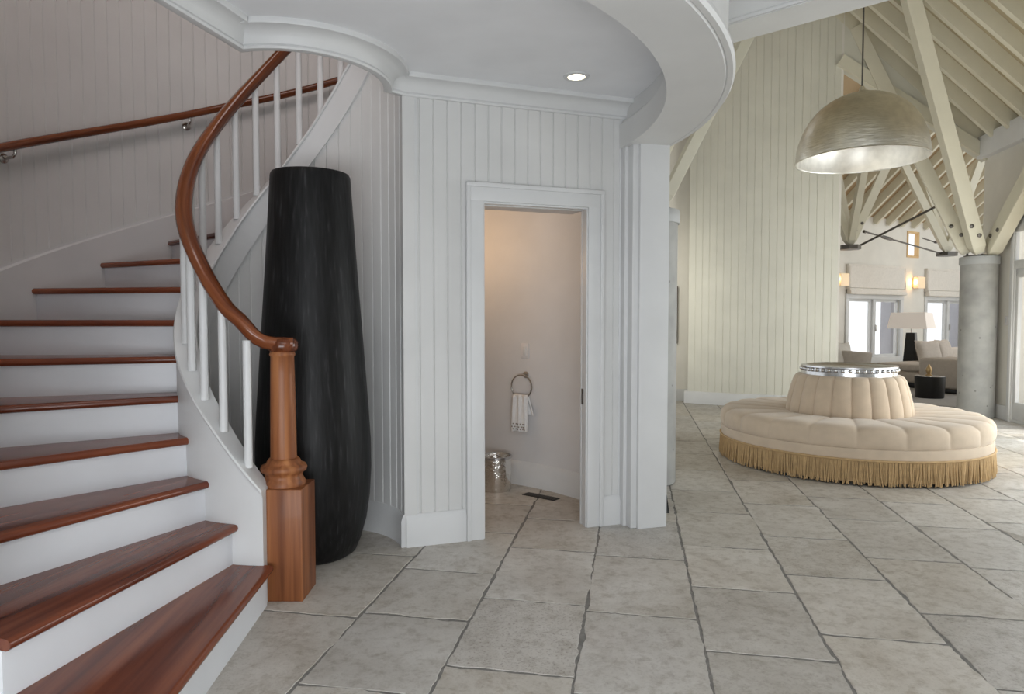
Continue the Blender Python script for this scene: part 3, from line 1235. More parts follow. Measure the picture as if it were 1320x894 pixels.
ths = [T0 - 18 - (CL_END - 18) * i / 90 for i in range(91)]
for t_ in ths:
    p = pol(t_, R_OUT + 0.002)
    pts.append((p.x, p.y, 0))
    tops.append(nosing(t_) + 0.19)
    bots.append(max(0, nosing(t_) - 0.35))
mb = MB()
mb.sweep(pts, [(0, 0)] * 6, prof_fn=lambda i: [(-u if False else u * -1 * -1, v) for u, v in skirt_prof(i)])
# profile offset must point to the stair centre
vs_fix = mb.v
c2 = C.to_3d()
test = Vector(vs_fix[4]) - c2
if Vector((test.x, test.y)).length > R_OUT + 0.001:
    mb = MB()
    mb.sweep(pts, [(0, 0)] * 6, prof_fn=lambda i: [(-u, v) for u, v in skirt_prof(i)])
mb.build('outer_stringer', 'trim', stair)

# inner curb stringer with a cap moulding
R_CI, R_CO = 0.535, 0.622
ths = [-90 - 214 * i / 110 for i in range(111)]
vs, fs = [], []
for t_ in ths:
    zt, zb = curb_top(t_), curb_bot(t_)
    prof = [(R_CI, zb), (R_CI, zt - 0.03), (R_CI - 0.008, zt - 0.026), (R_CI - 0.012, zt - 0.012), (R_CI - 0.008, zt),
            (R_CO + 0.008, zt), (R_CO + 0.012, zt - 0.012), (R_CO + 0.008, zt - 0.026), (R_CO, zt - 0.03), (R_CO, zb)]
    if t_ > -120:
        prof[0] = (R_CI, 0.0); prof[-1] = (R_CO, 0.0)
    for r, z in prof:
        p = pol(t_, r)
        vs.append((p.x, p.y, z))
m = 10
for i in range(len(ths) - 1):
    for q in range(m):
        fs.append([i * m + q, i * m + (q + 1) % m, (i + 1) * m + (q + 1) % m, (i + 1) * m + q])
fs += [list(range(m)), [(len(ths) - 1) * m + q for q in range(m)]]
mb = MB(); mb.add(vs, fs)
mb.build('curb_stringer', 'trim', stair)


def rail_z(th):
    c = climb(th)
    return nosing(th) + lerp_table([(4, 0.925), (14, 0.895), (24, 0.895), (45, 0.88), (75, 0.82), (110, 0.80), (250, 0.80)], c)


# handrail: shaped section along the climb, easing level on to the newel
R_HR = 0.575
path = [(NW.x + 0.055, NW.y - 0.01, 1.205), (NW.x, NW.y - 0.006, 1.205), (-1.135, 3.135, 1.205), (-1.17, 3.105, 1.208)]
for i in range(0, 90):
    t_ = -94.5 - i * 2.4
    if t_ < -300: break
    p = pol(t_, lerp_table([(8, 0.55), (16, 0.57), (30, R_HR), (300, R_HR)], climb(t_)))
    z = rail_z(t_)
    if climb(t_) < 20:
        z = lerp_table([(8, 1.222), (11, 1.255), (14, 1.30), (17, 1.345), (20, rail_z(T0 - 20))], climb(t_))
    path.append((p.x, p.y, z))
# smooth the z of the easing
for _ in range(3):
    path = [path[0]] + [tuple(Vector(a) * 0.25 + Vector(b) * 0.5 + Vector(c) * 0.25) for a, b, c in zip(path, path[1:], path[2:])] + [path[-1]]
prof = []
for i in range(18):
    a_ = 2 * pi * i / 18
    x, y = cos(a_), sin(a_)
    u = 0.041 * (abs(x) ** 0.75) * (1 if x > 0 else -1)
    v = 0.033 * (abs(y) ** 0.85) * (1 if y > 0 else -1)
    if v < 0: u *= 0.80
    prof.append((u, v))
P = [Vector(p) for p in path]
vs, g, fs = [], [], []
L = 0
for i, p in enumerate(P):
    d = (P[min(i + 1, len(P) - 1)] - P[max(0, i - 1)]).normalized()
    s = d.cross(Vector((0, 0, 1))).normalized()
    u_ = s.cross(d)
    if i: L += (p - P[i - 1]).length
    for (a_, b_) in prof:
        vs.append(p + s * a_ + u_ * b_); g.append((L, a_, b_))
n = len(prof)
for i in range(len(P) - 1):
    for q in range(n):
        fs.append([i * n + q, i * n + (q + 1) % n, (i + 1) * n + (q + 1) % n, (i + 1) * n + q])
fs += [list(range(n)), [(len(P) - 1) * n + q for q in range(n)]]
mb = MB(); mb.add(vs, fs, 0, g)
mb.build('handrail', 'rail', stair, 60)

# balusters, round and white, one to each step
t_ = -98.0
while t_ > -290:
    p = pol(t_, 0.579)
    zb, zt = curb_top(t_) - 0.005, rail_z(t_) - 0.015
    MB().tube([(p.x, p.y, zb), (p.x, p.y, zb + 0.02), (p.x, p.y, zt)], [0.0205, 0.0195, 0.0185], 14).build('baluster', 'trim', stair)
    t_ -= 12.83

# newel post
post = MB()
nb = Vector((-1.097, 3.175))
post.box((nb.x, nb.y, 0.265), (0.232, 0.212, 0.53), 0, gr=(2, 0, 1), bevel=0.004)
newel = post.build('newel_post', 'newel', stair)
mb = MB()
mb.lathe([(0.0, 0.53), (0.098, 0.53), (0.100, 0.545), (0.092, 0.56), (0.086, 0.575), (0.09, 0.59), (0.104, 0.598), (0.108, 0.612), (0.102, 0.626), (0.086, 0.632), (0.080, 0.640), (0.074, 0.652), (0.066, 0.66), (0.0, 0.66)], (nb.x, nb.y, 0), 40)
mb.build('turned_collar', 'newel', newel, 50)
mb = MB()
mb.lathe([(0.0, 0.655), (0.0605, 0.655), (0.060, 0.75), (0.0585, 0.9), (0.056, 1.05), (0.054, 1.145), (0.058, 1.150), (0.060, 1.158), (0.056, 1.165), (0.056, 1.18), (0.0, 1.18)], (nb.x, nb.y, 0), 32)
mb.build('turned_shaft', 'newel', newel, 50)
mb = MB()
mb.lathe([(0.0, 1.168), (0.056, 1.168), (0.066, 1.178), (0.070, 1.195), (0.068, 1.215), (0.060, 1.228), (0.035, 1.236), (0.0, 1.238)], (nb.x + 0.006, nb.y - 0.006, 0), 32)
mb.build('rail_cap', 'rail', newel, 50)

# wall handrail on its brackets
wr = thing('wall_handrail', 'slim mahogany handrail bracketed to the boarded stairwell wall', 'handrail', (*pol(135, 1.7), 2.7))
path = []
for i in range(100):
    t_ = -125 - i * 1.75
    p = pol(t_, 1.70)
    path.append((p.x, p.y, nosing(t_) + lerp_table([(0, 0.88), (90, 0.865), (150, 0.85), (180, 0.795), (240, 0.79)], climb(t_))))
mb = MB().tube(path, 0.026, 14)
mb.build('rail', 'rail', wr, 60)
for t_ in (-147.0, -186.5, -226.0, -264.0):
    z = nosing(t_) + lerp_table([(0, 0.88), (90, 0.865), (150, 0.85), (180, 0.795), (240, 0.79)], climb(t_))
    a_, b_ = pol(t_, 1.70), pol(t_, 1.778)
    mb = MB()
    mb.tube([(a_.x, a_.y, z - 0.02), (a_.x, a_.y, z - 0.05), (*pol(t_, 1.715), z - 0.068), (b_.x, b_.y, z - 0.072)], 0.009, 10)
    c_ = pol(t_, 1.765)
    mb.tube([(b_.x, b_.y, z - 0.072), (*pol(t_, 1.768), z - 0.072), (*pol(t_, 1.762), z - 0.072)], [0.03, 0.029, 0.02], 18)
    mb.build('bracket', 'steel', wr, 50)

# ================================================================== NEAR OBJECTS
# tall black vase in the alcove
V = Vector((-1.115, 3.72))
VP = [(0.0, 0.0), (0.195, 0.0), (0.225, 0.02), (0.255, 0.09), (0.285, 0.20), (0.305, 0.34), (0.314, 0.50), (0.312, 0.66), (0.304, 0.82), (0.293, 1.0), (0.281, 1.2), (0.268, 1.4),
      (0.255, 1.6), (0.243, 1.8), (0.232, 2.0), (0.2235, 2.14), (0.2215, 2.165), (0.215, 2.178), (0.205, 2.175), (0.198, 2.15), (0.19, 1.9), (0.19, 1.5), (0.0, 1.45)]
VP = [(r * (1.0 if z < 0.7 else 1.0 - 0.035 * (z - 0.7) / 1.4), z * 0.974) for r, z in VP]
vs_ = MB().lathe(VP, (V.x, V.y, 0), 72, fn=lambda r, z, a: (r * (1 + 0.006 * sin(3 * a + z)), z))
tag(vs_.build('floor_vase', 'vase', None, 60), 'very tall tapering matt black floor vase beside the newel post', 'vase')

# recessed downlight in the rotunda ceiling
dl = thing('recessed_downlight', 'small round lit downlight set in the curved ceiling', 'ceiling light', (0.363, 3.81, ZC))
MB().lathe([(0.048, 0.0), (0.050, -0.006), (0.072, -0.006), (0.075, 0.0), (0.075, 0.004)], (0.363, 3.81, ZC), 32).build('trim_ring', 'trim', dl)
MB().lathe([(0.0, -0.003), (0.048, -0.003), (0.050, 0.01)], (0.363, 3.81, ZC), 32).build('lens', 'bulb', dl)

# powder room contents -------------------------------------------------
wb = thing('waste_bin', 'round hammered silver waste bin inside the powder room doorway', 'waste bin', (-0.125, 5.14, 0))
MB().lathe([(0.0, 0.0), (0.112, 0.0), (0.118, 0.02), (0.122, 0.25), (0.122, 0.262), (0.116, 0.262), (0.112, 0.25), (0.106, 0.03), (0.0, 0.025)], (-0.125, 5.14, 0), 48,
           fn=lambda r, z, a: (r + (0.0035 * sin(a * 11 + 3 * sin(z * 40)) * sin(z * 70) if 0.03 < z < 0.24 and r > 0.11 else 0), z)).build('bucket', 'hammered', wb)
MB().lathe([(0.121, 0.25), (0.127, 0.256), (0.127, 0.268), (0.118, 0.27), (0.114, 0.262)], (-0.125, 5.14, 0), 48).build('rim', 'silver', wb)

thw = 40.5


def pw(th, inset, z):
    p = pol(th, R_POW - inset)
    return Vector((p.x, p.y, z))


# light switch
ls = thing('light_switch', 'white rocker switch plate on the powder room wall', 'switch', pw(52.4, 0, 1.08))


def wall_box(mb, th, inset, z, w, h, d, bev=0.002):
    p = pol(th, R_POW - inset)
    mb.box((p.x, p.y, z), (d, w, h), radians(th), bevel=bev)


mb = MB(); wall_box(mb, 52.4, 0.004, 1.075, 0.075, 0.118, 0.008); mb.build('switch_plate', 'plate', ls)
mb = MB(); wall_box(mb, 52.4, 0.009, 1.075, 0.034, 0.068, 0.006); mb.build('rocker', 'trim', ls)

# towel ring
TT = 52.2
tr = thing('towel_ring', 'nickel towel ring fixed below the switch in the powder room', 'towel ring', pw(TT, 0.0, 0.90))
mb = MB()
mb.tube([pw(TT, 0.0, 0.885), pw(TT, 0.008, 0.885), pw(TT, 0.012, 0.885)], [0.027, 0.026, 0.018], 20)
mb.tube([pw(TT, 0.01, 0.885), pw(TT, 0.055, 0.885)], 0.009, 12)
mb.build('wall_mount', 'steel', tr)
ax = (pw(TT + 1, 0, 0) - pw(TT, 0, 0)).normalized()
cen = pw(TT, 0.06, 0.795)
loop = []
for i in range(37):
    a_ = radians(90 - 20 + 0) + radians(330) * i / 36
    loop.append(cen + ax * (0.095 * cos(a_)) * 1.0 + Vector((0, 0, 0.095 * sin(a_))))
MB().tube([cen + ax * (0.098 * cos(2 * pi * i / 48)) + Vector((0, 0, 0.092 * sin(2 * pi * i / 48))) for i in range(48)], 0.0062, 10, closed=True).build('ring', 'steel', tr)

# hand towel draped through the ring
ht = thing('hand_towel', 'white hand towel with dotted hem hanging in the nickel ring', 'towel', cen)


def towel_sheet(off, z_top, z_bot, w0, w1, shift, seed):
    vs, fs = [], []
    nu, nv = 22, 26
    for j in range(nv + 1):
        v = j / nv
        z = z_top + (z_bot - z_top) * v
        w = w0 + (w1 - w0) * min(1, v * 1.6)
        for i in range(nu + 1):
            u = i / nu - 0.5
            fold = 0.011 * sin(u * 15 + seed + v * 1.2) * (1 - 0.45 * v) + 0.004 * sin(u * 31 + seed)
            p = cen + ax * (u * w + shift * v) + Vector((0, 0, z - cen.z))
            nin = (pw(TT, 1, 0) - pw(TT, 0, 0)).normalized()
            p += nin * (off + fold)
            p.z += 0.004 * sin(u * 9 + seed) * v
            vs.append(p)
    for j in range(nv):
        for i in range(nu):
            a_ = j * (nu + 1) + i
            fs.append([a_, a_ + 1, a_ + nu + 2, a_ + nu + 1])
    return vs, fs


def thicken(o, t=0.006):
    md = o.modifiers.new('thickness', 'SOLIDIFY')
    md.thickness = t
    md.offset = 0
    return o


mb = MB()
zt = cen.z - 0.088
mb.add(*towel_sheet(0.016, zt + 0.012, zt - 0.265, 0.13, 0.15, 0.008, 0.4))
mb.add(*towel_sheet(-0.018, zt + 0.012, zt - 0.13, 0.13, 0.15, -0.03, 2.0))
nin = (pw(TT, 1, 0) - pw(TT, 0, 0)).normalized()
vs, fs = [], []
for j in range(9):
    a_ = pi * j / 8
    for i in range(15):
        u = i / 14 - 0.5
        p = cen + ax * (u * 0.13) + nin * (0.017 * cos(a_) + 0.008 * sin(u * 15)) + Vector((0, 0, zt + 0.010 + 0.014 * sin(a_) - cen.z))
        vs.append(p)
for j in range(8):
    for i in range(14):
        a_ = j * 15 + i
        fs.append([a_, a_ + 1, a_ + 16, a_ + 15])
mb.add(vs, fs)
tw = thicken(mb.build('cloth', 'towel', ht, 60))
mb = MB()
for row, zz in enumerate((zt - 0.205, zt - 0.228, zt - 0.246)):
    for i in range(6):
        u = (i + 0.5 + 0.5 * (row % 2)) / 6.4 - 0.5
        p = cen + ax * (u * 0.14 + 0.008) + nin * (0.016 + 0.011 * sin(u * 15 + 1.6) * 0.6 + 0.010) + Vector((0, 0, zz - cen.z))
        mb.box(p, (0.009, 0.006, 0.009), radians(TT) + pi / 2, bevel=0.002)
mb.build('embroidered_hem', 'speck', ht)

# floor vent
fv = thing('floor_vent', 'dark slotted floor vent in the powder room paving', 'vent', (0.215, 4.925, 0))
mb = MB()
vd = Vector((0.80, -0.60)); vr = atan2(vd.y, vd.x)
mb.box((0.215, 4.925, 0.001), (0.29, 0.085, 0.006), vr, bevel=0.001)
mb.build('frame', 'ventm', fv)
for i in range(14):
    mb = MB()
    p = Vector((0.215, 4.925)) + vd.normalized() * (-0.125 + 0.25 * i / 13)
    mb.box((p.x, p.y, 0.005), (0.006, 0.066, 0.005), vr, bevel=0.001)
    mb.build('slat', 'bronze', fv)

# black tapered panel standing behind the pilaster
mb = MB()
q0, q1 = Vector((1.065, 4.50)), Vector((1.085, 4.86))
d_ = (q1 - q0).normalized(); s_v = Vector((d_.y, -d_.x)) * 0.012
vs = []
for sgn in (-1, 1):
    for (p, z) in ((q0, 0.0), (q1, 0.0), (q1, 0.66), (q1 - d_ * 0.03, 0.68), (q0 + d_ * 0.22, 0.36)):
        lean = Vector((-0.07, 0)) * z
        vs.append((p.x + lean.x + s_v.x * sgn, p.y + s_v.y * sgn, z))
mb.add(vs, [[0, 1, 2, 3, 4], [5, 6, 7, 8, 9]] + [[i, (i + 1) % 5, 5 + (i + 1) % 5, 5 + i] for i in range(5)])
tag(mb.build('leaning_panel', 'black'), 'black tapered panel leaning on the floor behind the white pilaster', 'panel')

# picture on the recess wall
pf = thing('framed_picture', 'dark framed picture on the white wall beside the tower', 'picture', (2.3, 10.85, 1.4))
mb = MB()
for (x, z, w, h) in ((1.92, 1.40, 0.05, 0.93), (2.66, 1.40, 0.05, 0.93), (2.29, 1.84, 0.74, 0.05), (2.29, 0.96, 0.74, 0.05)):
    mb.box((x, 10.82, z), (w, 0.055, h), 0, bevel=0.006)
mb.build('frame', 'brown', pf)
mb = MB(); mb.box((2.29, 10.835, 1.4), (0.70, 0.015, 0.85)); mb.build('canvas', 'canvas', pf)

# ================================================================== HALL OBJECTS
# concrete columns with caps
def column(x, y, h, r, label, group):
    o = thing('concrete_column', label, 'column', (x, y, 0), group)
    MB().lathe([(0.0, 0.0), (r - 0.01, 0.0), (r, 0.012), (r, h - 0.10), (r - 0.006, h - 0.095), (0.0, h - 0.095)], (x, y, 0), 48).build('shaft', 'concrete', o)
    mb = MB()
    mb.lathe([(0.0, h - 0.105), (r + 0.012, h - 0.105), (r + 0.016, h - 0.098), (r + 0.016, h - 0.008), (r + 0.012, h), (0.0, h)], (x, y, 0), 48)
    mb.build('cap', 'capmetal', o)
    mb = MB()
    mb.box((x, y, h + 0.012), (0.26, 0.26, 0.024), 0.3, bevel=0.003)
    for dx in (-0.10, 0.10):
        for dy in (-0.10, 0.10):
            mb.tube([(x + dx, y + dy, h + 0.02), (x + dx, y + dy, h + 0.055)], 0.014, 8)
    mb.build('bearing_plate', 'bronze', o)
    return o


column(6.335, 9.06, 2.17, 0.218, 'round concrete column beside the bright glazed door', None)
column(1.100, 5.42, 2.19, 0.235, 'round concrete column half hidden behind the white pilaster', None)


def strut(p, q, w, h, label, mat='cream', bolts=True, up=(0, 0, 1), group=None, twist=0.0):
    p, q = Vector(p), Vector(q)
    o = thing('timber_strut', label, 'strut', p, group)
    mb = MB()
    d = (q - p).normalized()
    sd = d.cross(Vector(up)).normalized()
    u = sd.cross(d).normalized()
    ct, st_ = cos(radians(twist)), sin(radians(twist))
    sd, u = sd * ct + u * st_, u * ct - sd * st_
    # slightly chamfered section, foot trimmed to a wedge
    sec = [(-1, -0.94), (-0.94, -1), (0.94, -1), (1, -0.94), (1, 0.94), (0.94, 1), (-0.94, 1), (-1, 0.94)]
    L = (q - p).length
    vs, g = [], []
    for e, k in ((0.0, 0.62), (0.10, 1.0), (L, 1.0)):
        for a_, b_ in sec:
            vs.append(p + d * e + sd * (a_ * w / 2 * k) + u * (b_ * h / 2 * k)); g.append((e, a_, b_))
    fs = [[i * 8 + j, i * 8 + (j + 1) % 8, (i + 1) * 8 + (j + 1) % 8, (i + 1) * 8 + j] for i in range(2) for j in range(8)]
    fs += [list(range(8)), [16 + j for j in range(8)]]
    mb.add(vs, fs, 0, g)
    mb.build('beam', mat, o, 12)
    if bolts:
        for e in (0.26, 0.42):
            for sg in (-1, 1):
                mb = MB()
                b0 = p + d * e + sd * (sg * w / 2 * 0.98)
                off = u * ((0.18 if e < 0.3 else -0.18) * h)
                mb.tube([b0 + off, b0 + off + sd * (sg * 0.012), b0 + off + sd * (sg * 0.018)], [0.027, 0.027, 0.018], 12)
                mb.build('bolt', 'bronze', o)
    return o


S1 = strut((6.25, 8.97, 2.22), (4.66, 8.08, 5.42), 0.165, 0.165, 'big cream timber strut crossing in front of the hall rafters', twist=38)
strut((6.20, 9.12, 2.22), (4.96, 9.775, 5.52), 0.13, 0.17, 'cream timber strut rising behind the silver pendant lamp')
strut((6.40, 8.95, 2.22), (6.13, 7.42, 3.66), 0.16, 0.21, 'short cream bolted strut leaning along the hall side wall')
# struts of the half hidden column
strut((1.215, 5.45, 2.24), (2.325, 5.55, 4.43), 0.12, 0.085, 'cream strut rising over the round ring beam edge', bolts=False)
strut((1.055, 5.62, 2.30), (2.10, 5.95, 4.55), 0.10, 0.13, 'pale cream strut behind the one beside the ring beam', bolts=False)

# round borne settee
M['velvet'].node_tree.nodes['Principled BSDF'].inputs['Sheen Weight'].default_value = 0.35
SX, SY = 3.19, 6.30
NL = 20
PH = radians(-115 + 2)
st = thing('borne_settee', 'round blush velvet settee with channelled cone back and gold fringe', 'settee', (SX, SY, 0))


def lobe(a, amp, sharp=0.5):
    return amp * (abs(sin(NL * (a - PH) / 2)) ** sharp - 1)


RS = 1.335
mb = MB()
prof = [(0.40, 0.40), (0.48, 0.445), (0.56, 0.462), (0.70, 0.472), (0.85, 0.475), (0.98, 0.478), (1.05, 0.477), (1.095, 0.470), (1.128, 0.452), (1.147, 0.422), (1.154, 0.38), (1.153, 0.34), (1.146, 0.31), (1.125, 0.292)]


def seat_fn(r, z, a):
    k = min(1, max(0, (r - 0.45) / 0.5))
    l_ = lobe(a, 1.0, 0.36)
    top = z > 0.30
    return (r + l_ * (0.028 * min(1, max(0.25, (z - 0.285) / 0.05)) if r > 1.0 else 0), z + (l_ * 0.024 * (0.4 + 0.6 * k) if r < 1.13 else 0))


mb.lathe(prof, (SX, SY, 0), 560, fn=seat_fn)
mb.build('seat', 'velvet', st, 60)
MB().lathe([(1.09, 0.30), (1.141, 0.294), (1.145, 0.25), (1.142, 0.205), (1.12, 0.20), (1.10, 0.06)], (SX, SY, 0), 96).build('seat_band', 'velvet', st, 60)
mb = MB()
bprof = [(0.545, 0.42), (0.548, 0.47), (0.540, 0.54), (0.523, 0.62), (0.502, 0.70), (0.480, 0.765), (0.460, 0.795), (0.435, 0.808), (0.40, 0.81), (0.36, 0.80)]
mb.lathe(bprof, (SX, SY, 0), 560, fn=lambda r, z, a: (r + lobe(a, 0.034, 0.36), z))
mb.build('backrest', 'velvet', st, 60)
mb = MB()
mb.lathe([(0.38, 0.80), (0.412, 0.80), (0.412, 0.840), (0.406, 0.846), (0.406, 0.874), (0.416, 0.880), (0.414, 0.892), (0.396, 0.896), (0.374, 0.886), (0.345, 0.872), (0.0, 0.868)], (SX, SY, 0), 72)
rim = mb.build('metal_crown', 'silver', st, 40)
bm = bmesh.new()
bmesh.ops.create_uvsphere(bm, u_segments=10, v_segments=6, radius=0.0185)
mb = MB()
mb.add([(SX + 0.409 + v.co.x, SY + v.co.y, 0.860 + v.co.z) for v in bm.verts], [[v.index for v in f.verts] for f in bm.faces])
bm.free()
bead0 = mb.build('bead', 'silver', rim, 60)
for i in range(1, 44):
    b_ = bead0.copy()
    COL.objects.link(b_)
    b_.rotation_euler = (0, 0, 2 * pi * i / 44)
# bullion fringe: gimp heading and hanging cords
mb = MB()
mb.tube([(SX + 1.150 * cos(2 * pi * i / 96), SY + 1.150 * sin(2 * pi * i / 96), 0.208) for i in range(96)], 0.009, 8, closed=True)
mb.build('fringe_heading', 'fringe', st, 60)
mb = MB()
rnd = random.Random(11)
NF = 760
mb.lathe([(1.136, 0.205), (1.130, 0.03)], (SX, SY, 0), 96)
for i in range(NF):
    a_ = 2 * pi * (i + rnd.uniform(-0.3, 0.3)) / NF
    sw = rnd.gauss(0, 0.008)
    r0 = 1.147
    r1 = 1.148 + rnd.uniform(-0.012, 0.014)
    zb = rnd.uniform(0.008, 0.022)
    pts_ = []
    for j in range(4):
        v = j / 3
        aa = a_ + sw * v * (0.4 + v)
        rr = r0 + (r1 - r0) * v
        pts_.append((SX + rr * cos(aa), SY + rr * sin(aa), 0.205 + (zb - 0.205) * v))
    mb.tube(pts_, [0.0045, 0.0052, 0.0052, 0.0045], 5)
fg = mb.build('fringe', 'fringe', st, 60)
fg['kind'] = 'stuff'

# dome pendant over the settee
PX, PY, PZ = 3.42, 6.60, 2.885
pl = thing('pendant_lamp', 'large silver dome pendant hanging above the round settee', 'pendant lamp', (PX, PY, PZ))
R_D, H_D = 0.592, 0.64
out = []
for i in range(25):
    a_ = (pi / 2) * i / 24
    out.append((R_D * cos(a_) ** 0.92 if i < 24 else 0.0, H_D * sin(a_)))
mb = MB()
mb.lathe(out, (PX, PY, PZ), 96, fn=lambda r, z, a: (r * (1 + 0.004 * noise.noise((cos(a) * 5, sin(a) * 5, z * 14))), z))
mb.lathe([(r, z) for r, z in ((R_D - 0.0, 0.0), (R_D + 0.004, -0.008), (R_D - 0.012, -0.008), (R_D - 0.014, 0.0))], (PX, PY, PZ), 96)
mb.build('dome_shade', 'leaf_out', pl, 60)
MB().lathe([(r * 0.978, z * 0.975) for r, z in out], (PX, PY, PZ), 96).build('lining', 'leaf_in', pl, 60)
MB().lathe([(0.0, H_D + 0.07), (0.02, H_D + 0.07), (0.03, H_D + 0.03), (0.07, H_D), (0.08, H_D - 0.02), (0.0, H_D - 0.03)], (PX, PY, PZ), 24).build('finial', 'leaf_out', pl)
MB().tube([(PX, PY, PZ + H_D + 0.05), (PX, PY, 5.9), (PX, PY, 6.95)], 0.008, 8).build('suspension_cable', 'bronze', pl)
bm_ = MB().lathe([(0.0, 0.28), (0.03, 0.285), (0.055, 0.32), (0.06, 0.36), (0.045, 0.41), (0.025, 0.45), (0.025, 0.55), (0.0, 0.56)], (PX, PY, PZ), 20)
bm_.build('bulb', 'shade', pl, 60)
point('pendant_light', (PX, PY, PZ + 0.2), 0.8, (1.0, 0.86, 0.62), 0.06)

# switch on the hall wall
hs = thing('wall_switch', 'white switch plate on the hall wall beside the glazed door', 'switch', (*hall(0, -0.5), 1.31))
mb = MB(); hbox(mb, -0.58, -0.50, 1.25, 1.37, 0.0, 0.008, 0.002); mb.build('switch_plate', 'plate', hs)
mb = MB(); hbox(mb, -0.56, -0.52, 1.28, 1.34, 0.008, 0.013, 0.002); mb.build('rocker', 'trim', hs)

# ================================================================== LIVING ROOM OBJECTS
# rug
mb = MB()
rc = Vector((7.95, 11.98))
mb.box((rc.x, rc.y, 0.008), (4.2, 2.5, 0.016), fr, bevel=0.005)
tag(mb.build('area_rug', 'rug'), 'grey wool rug under the living room sofa', 'rug')


def blind(a, b, label):
    o = thing('roman_blind', label, 'blind', (*fwall((a + b) / 2, 0.05), 1.95), None)
    vs, fs = [], []
    nz_, ns = 30, 24
    for j in range(nz_ + 1):
        v = j / nz_
        z = 2.58 + (2.06 - 2.58) * v
        for i in range(ns + 1):
            s = a + (b - a) * i / ns
            off = 0.07 + 0.008 * sin(i * 1.3 + 5 * v) + 0.02 * v
            p = fwall(s, off)
            vs.append((p.x, p.y, z))
    for j in range(nz_):
        for i in range(ns):
            k_ = j * (ns + 1) + i
            fs.append([k_, k_ + 1, k_ + ns + 2, k_ + ns + 1])
    mb = MB(); mb.add(vs, fs)
    for e in (a, b):
        c0, c1, c2, c3 = fwall(e, 0.0), fwall(e, 0.08), fwall(e, 0.10), fwall(e, 0.0)
        mb.add([(c0.x, c0.y, 2.58), (c1.x, c1.y, 2.58), (c2.x, c2.y, 2.02), (c3.x, c3.y, 2.02)], [[0, 1, 2, 3]])
    thicken(mb.build('cloth_panel', 'blind', o, 60), 0.012)
    mb = MB()
    for zz, dep in ((2.02, 0.12), (1.965, 0.14)):
        fbox(mb, a, b, zz - 0.05, zz + 0.035, 0.03, dep, 0.014)
    mb.build('bottom_fold', 'blind', o)
    mb = MB(); fbox(mb, a, b, 2.56, 2.61, 0.0, 0.08, 0.004); mb.build('head_rail', 'blind', o)
    return o


blind(-1.08, 1.05, 'cream roman blind over the window with the lamp beside it')
blind(1.97, 4.10, 'cream roman blind over the window behind the sofa')


def sconce(s, z, label):
    p = fwall(s, 0.0)
    o = thing('wall_sconce', label, 'wall lamp', (p.x, p.y, z))
    mb = MB(); fbox(mb, s - 0.10, s + 0.04, z - 0.10, z + 0.10, 0.0, 0.05, 0.004); mb.build('back_plate', 'gold', o)
    mb = MB(); fbox(mb, s - 0.13, s + 0.17, z - 0.13, z + 0.15, 0.05, 0.17, 0.006); mb.build('lamp_shade', 'warmglow', o)
    q = fwall(s - 0.16, 0.10)
    point('sconce_light', (q.x, q.y, z + 0.02), 5, (1.0, 0.58, 0.22), 0.03)
    return o


sconce(1.56, 2.23, 'lit square sconce between the two roman blinds')
sconce(-1.36, 2.22, 'lit square sconce beside the tower edge')

# table lamp on the floor behind the sofa
lx = Vector((8.40, 14.0))
tl = thing('floor_lamp', 'lamp with tapered black base and square white shade behind the sofa', 'lamp', (lx.x, lx.y, 0))
mb = MB()
pr = [(0.20, 0.0), (0.20, 0.03), (0.185, 0.04), (0.105, 1.05), (0.0, 1.05)]
mb.lathe([(r * 1.1, z) for r, z in [(0.0, 0.0)] + pr], (lx.x, lx.y, 0), 4)
mb.build('lamp_base', 'black', tl, 20)
MB().tube([(lx.x, lx.y, 1.04), (lx.x, lx.y, 1.25)], 0.015, 10).build('stem', 'steel', tl)
mb = MB()
mb.lathe([(0.52, 1.14), (0.44, 1.47), (0.43, 1.47), (0.505, 1.145), (0.52, 1.14)], (lx.x, lx.y, 0), 4)
mb.build('lamp_shade', 'shade', tl, 20)
point('lamp_light', (lx.x, lx.y, 1.3), 5, (1.0, 0.8, 0.6), 0.05)

# sectional sofa
sofa = thing('sofa', 'beige linen sectional sofa beyond the concrete column', 'sofa', (8.0, 12.6, 0))
sr = fr


def sbox(name, x0, x1, y0, y1, z0, z1, mat='linen', bev=0.04, parent=sofa, mbx=None):
    o0 = Vector((7.74, 12.42))
    p = o0 + FU * ((x0 + x1) / 2) - FN * ((y0 + y1) / 2)
    mb = mbx or MB()
    mb.box((p.x, p.y, (z0 + z1) / 2), (x1 - x0, y1 - y0, z1 - z0), sr, bevel=bev)
    if mbx is None:
        return mb.build(name, mat, parent, 50)


sbox('plinth', 0.10, 3.0, 0.10, 0.95, 0.017, 0.12, 'black', 0.01)
sbox('seat_base', 0.0, 3.1, 0.0, 1.05, 0.12, 0.33)
sbox('seat_cushion', 0.0, 1.5, 0.0, 1.0, 0.33, 0.47, bev=0.05)
sbox('seat_cushion', 1.52, 3.1, 0.0, 1.0, 0.33, 0.47, bev=0.05)
sbox('backrest', 1.5, 3.1, 0.86, 1.1, 0.33, 0.72, bev=0.06)
sbox('arm', -0.42, 0.50, -1.05, -0.1, 0.10, 0.63, bev=0.05)
sbox('plinth', -0.36, 0.45, -1.0, -0.15, 0.017, 0.10, 'black', 0.01)


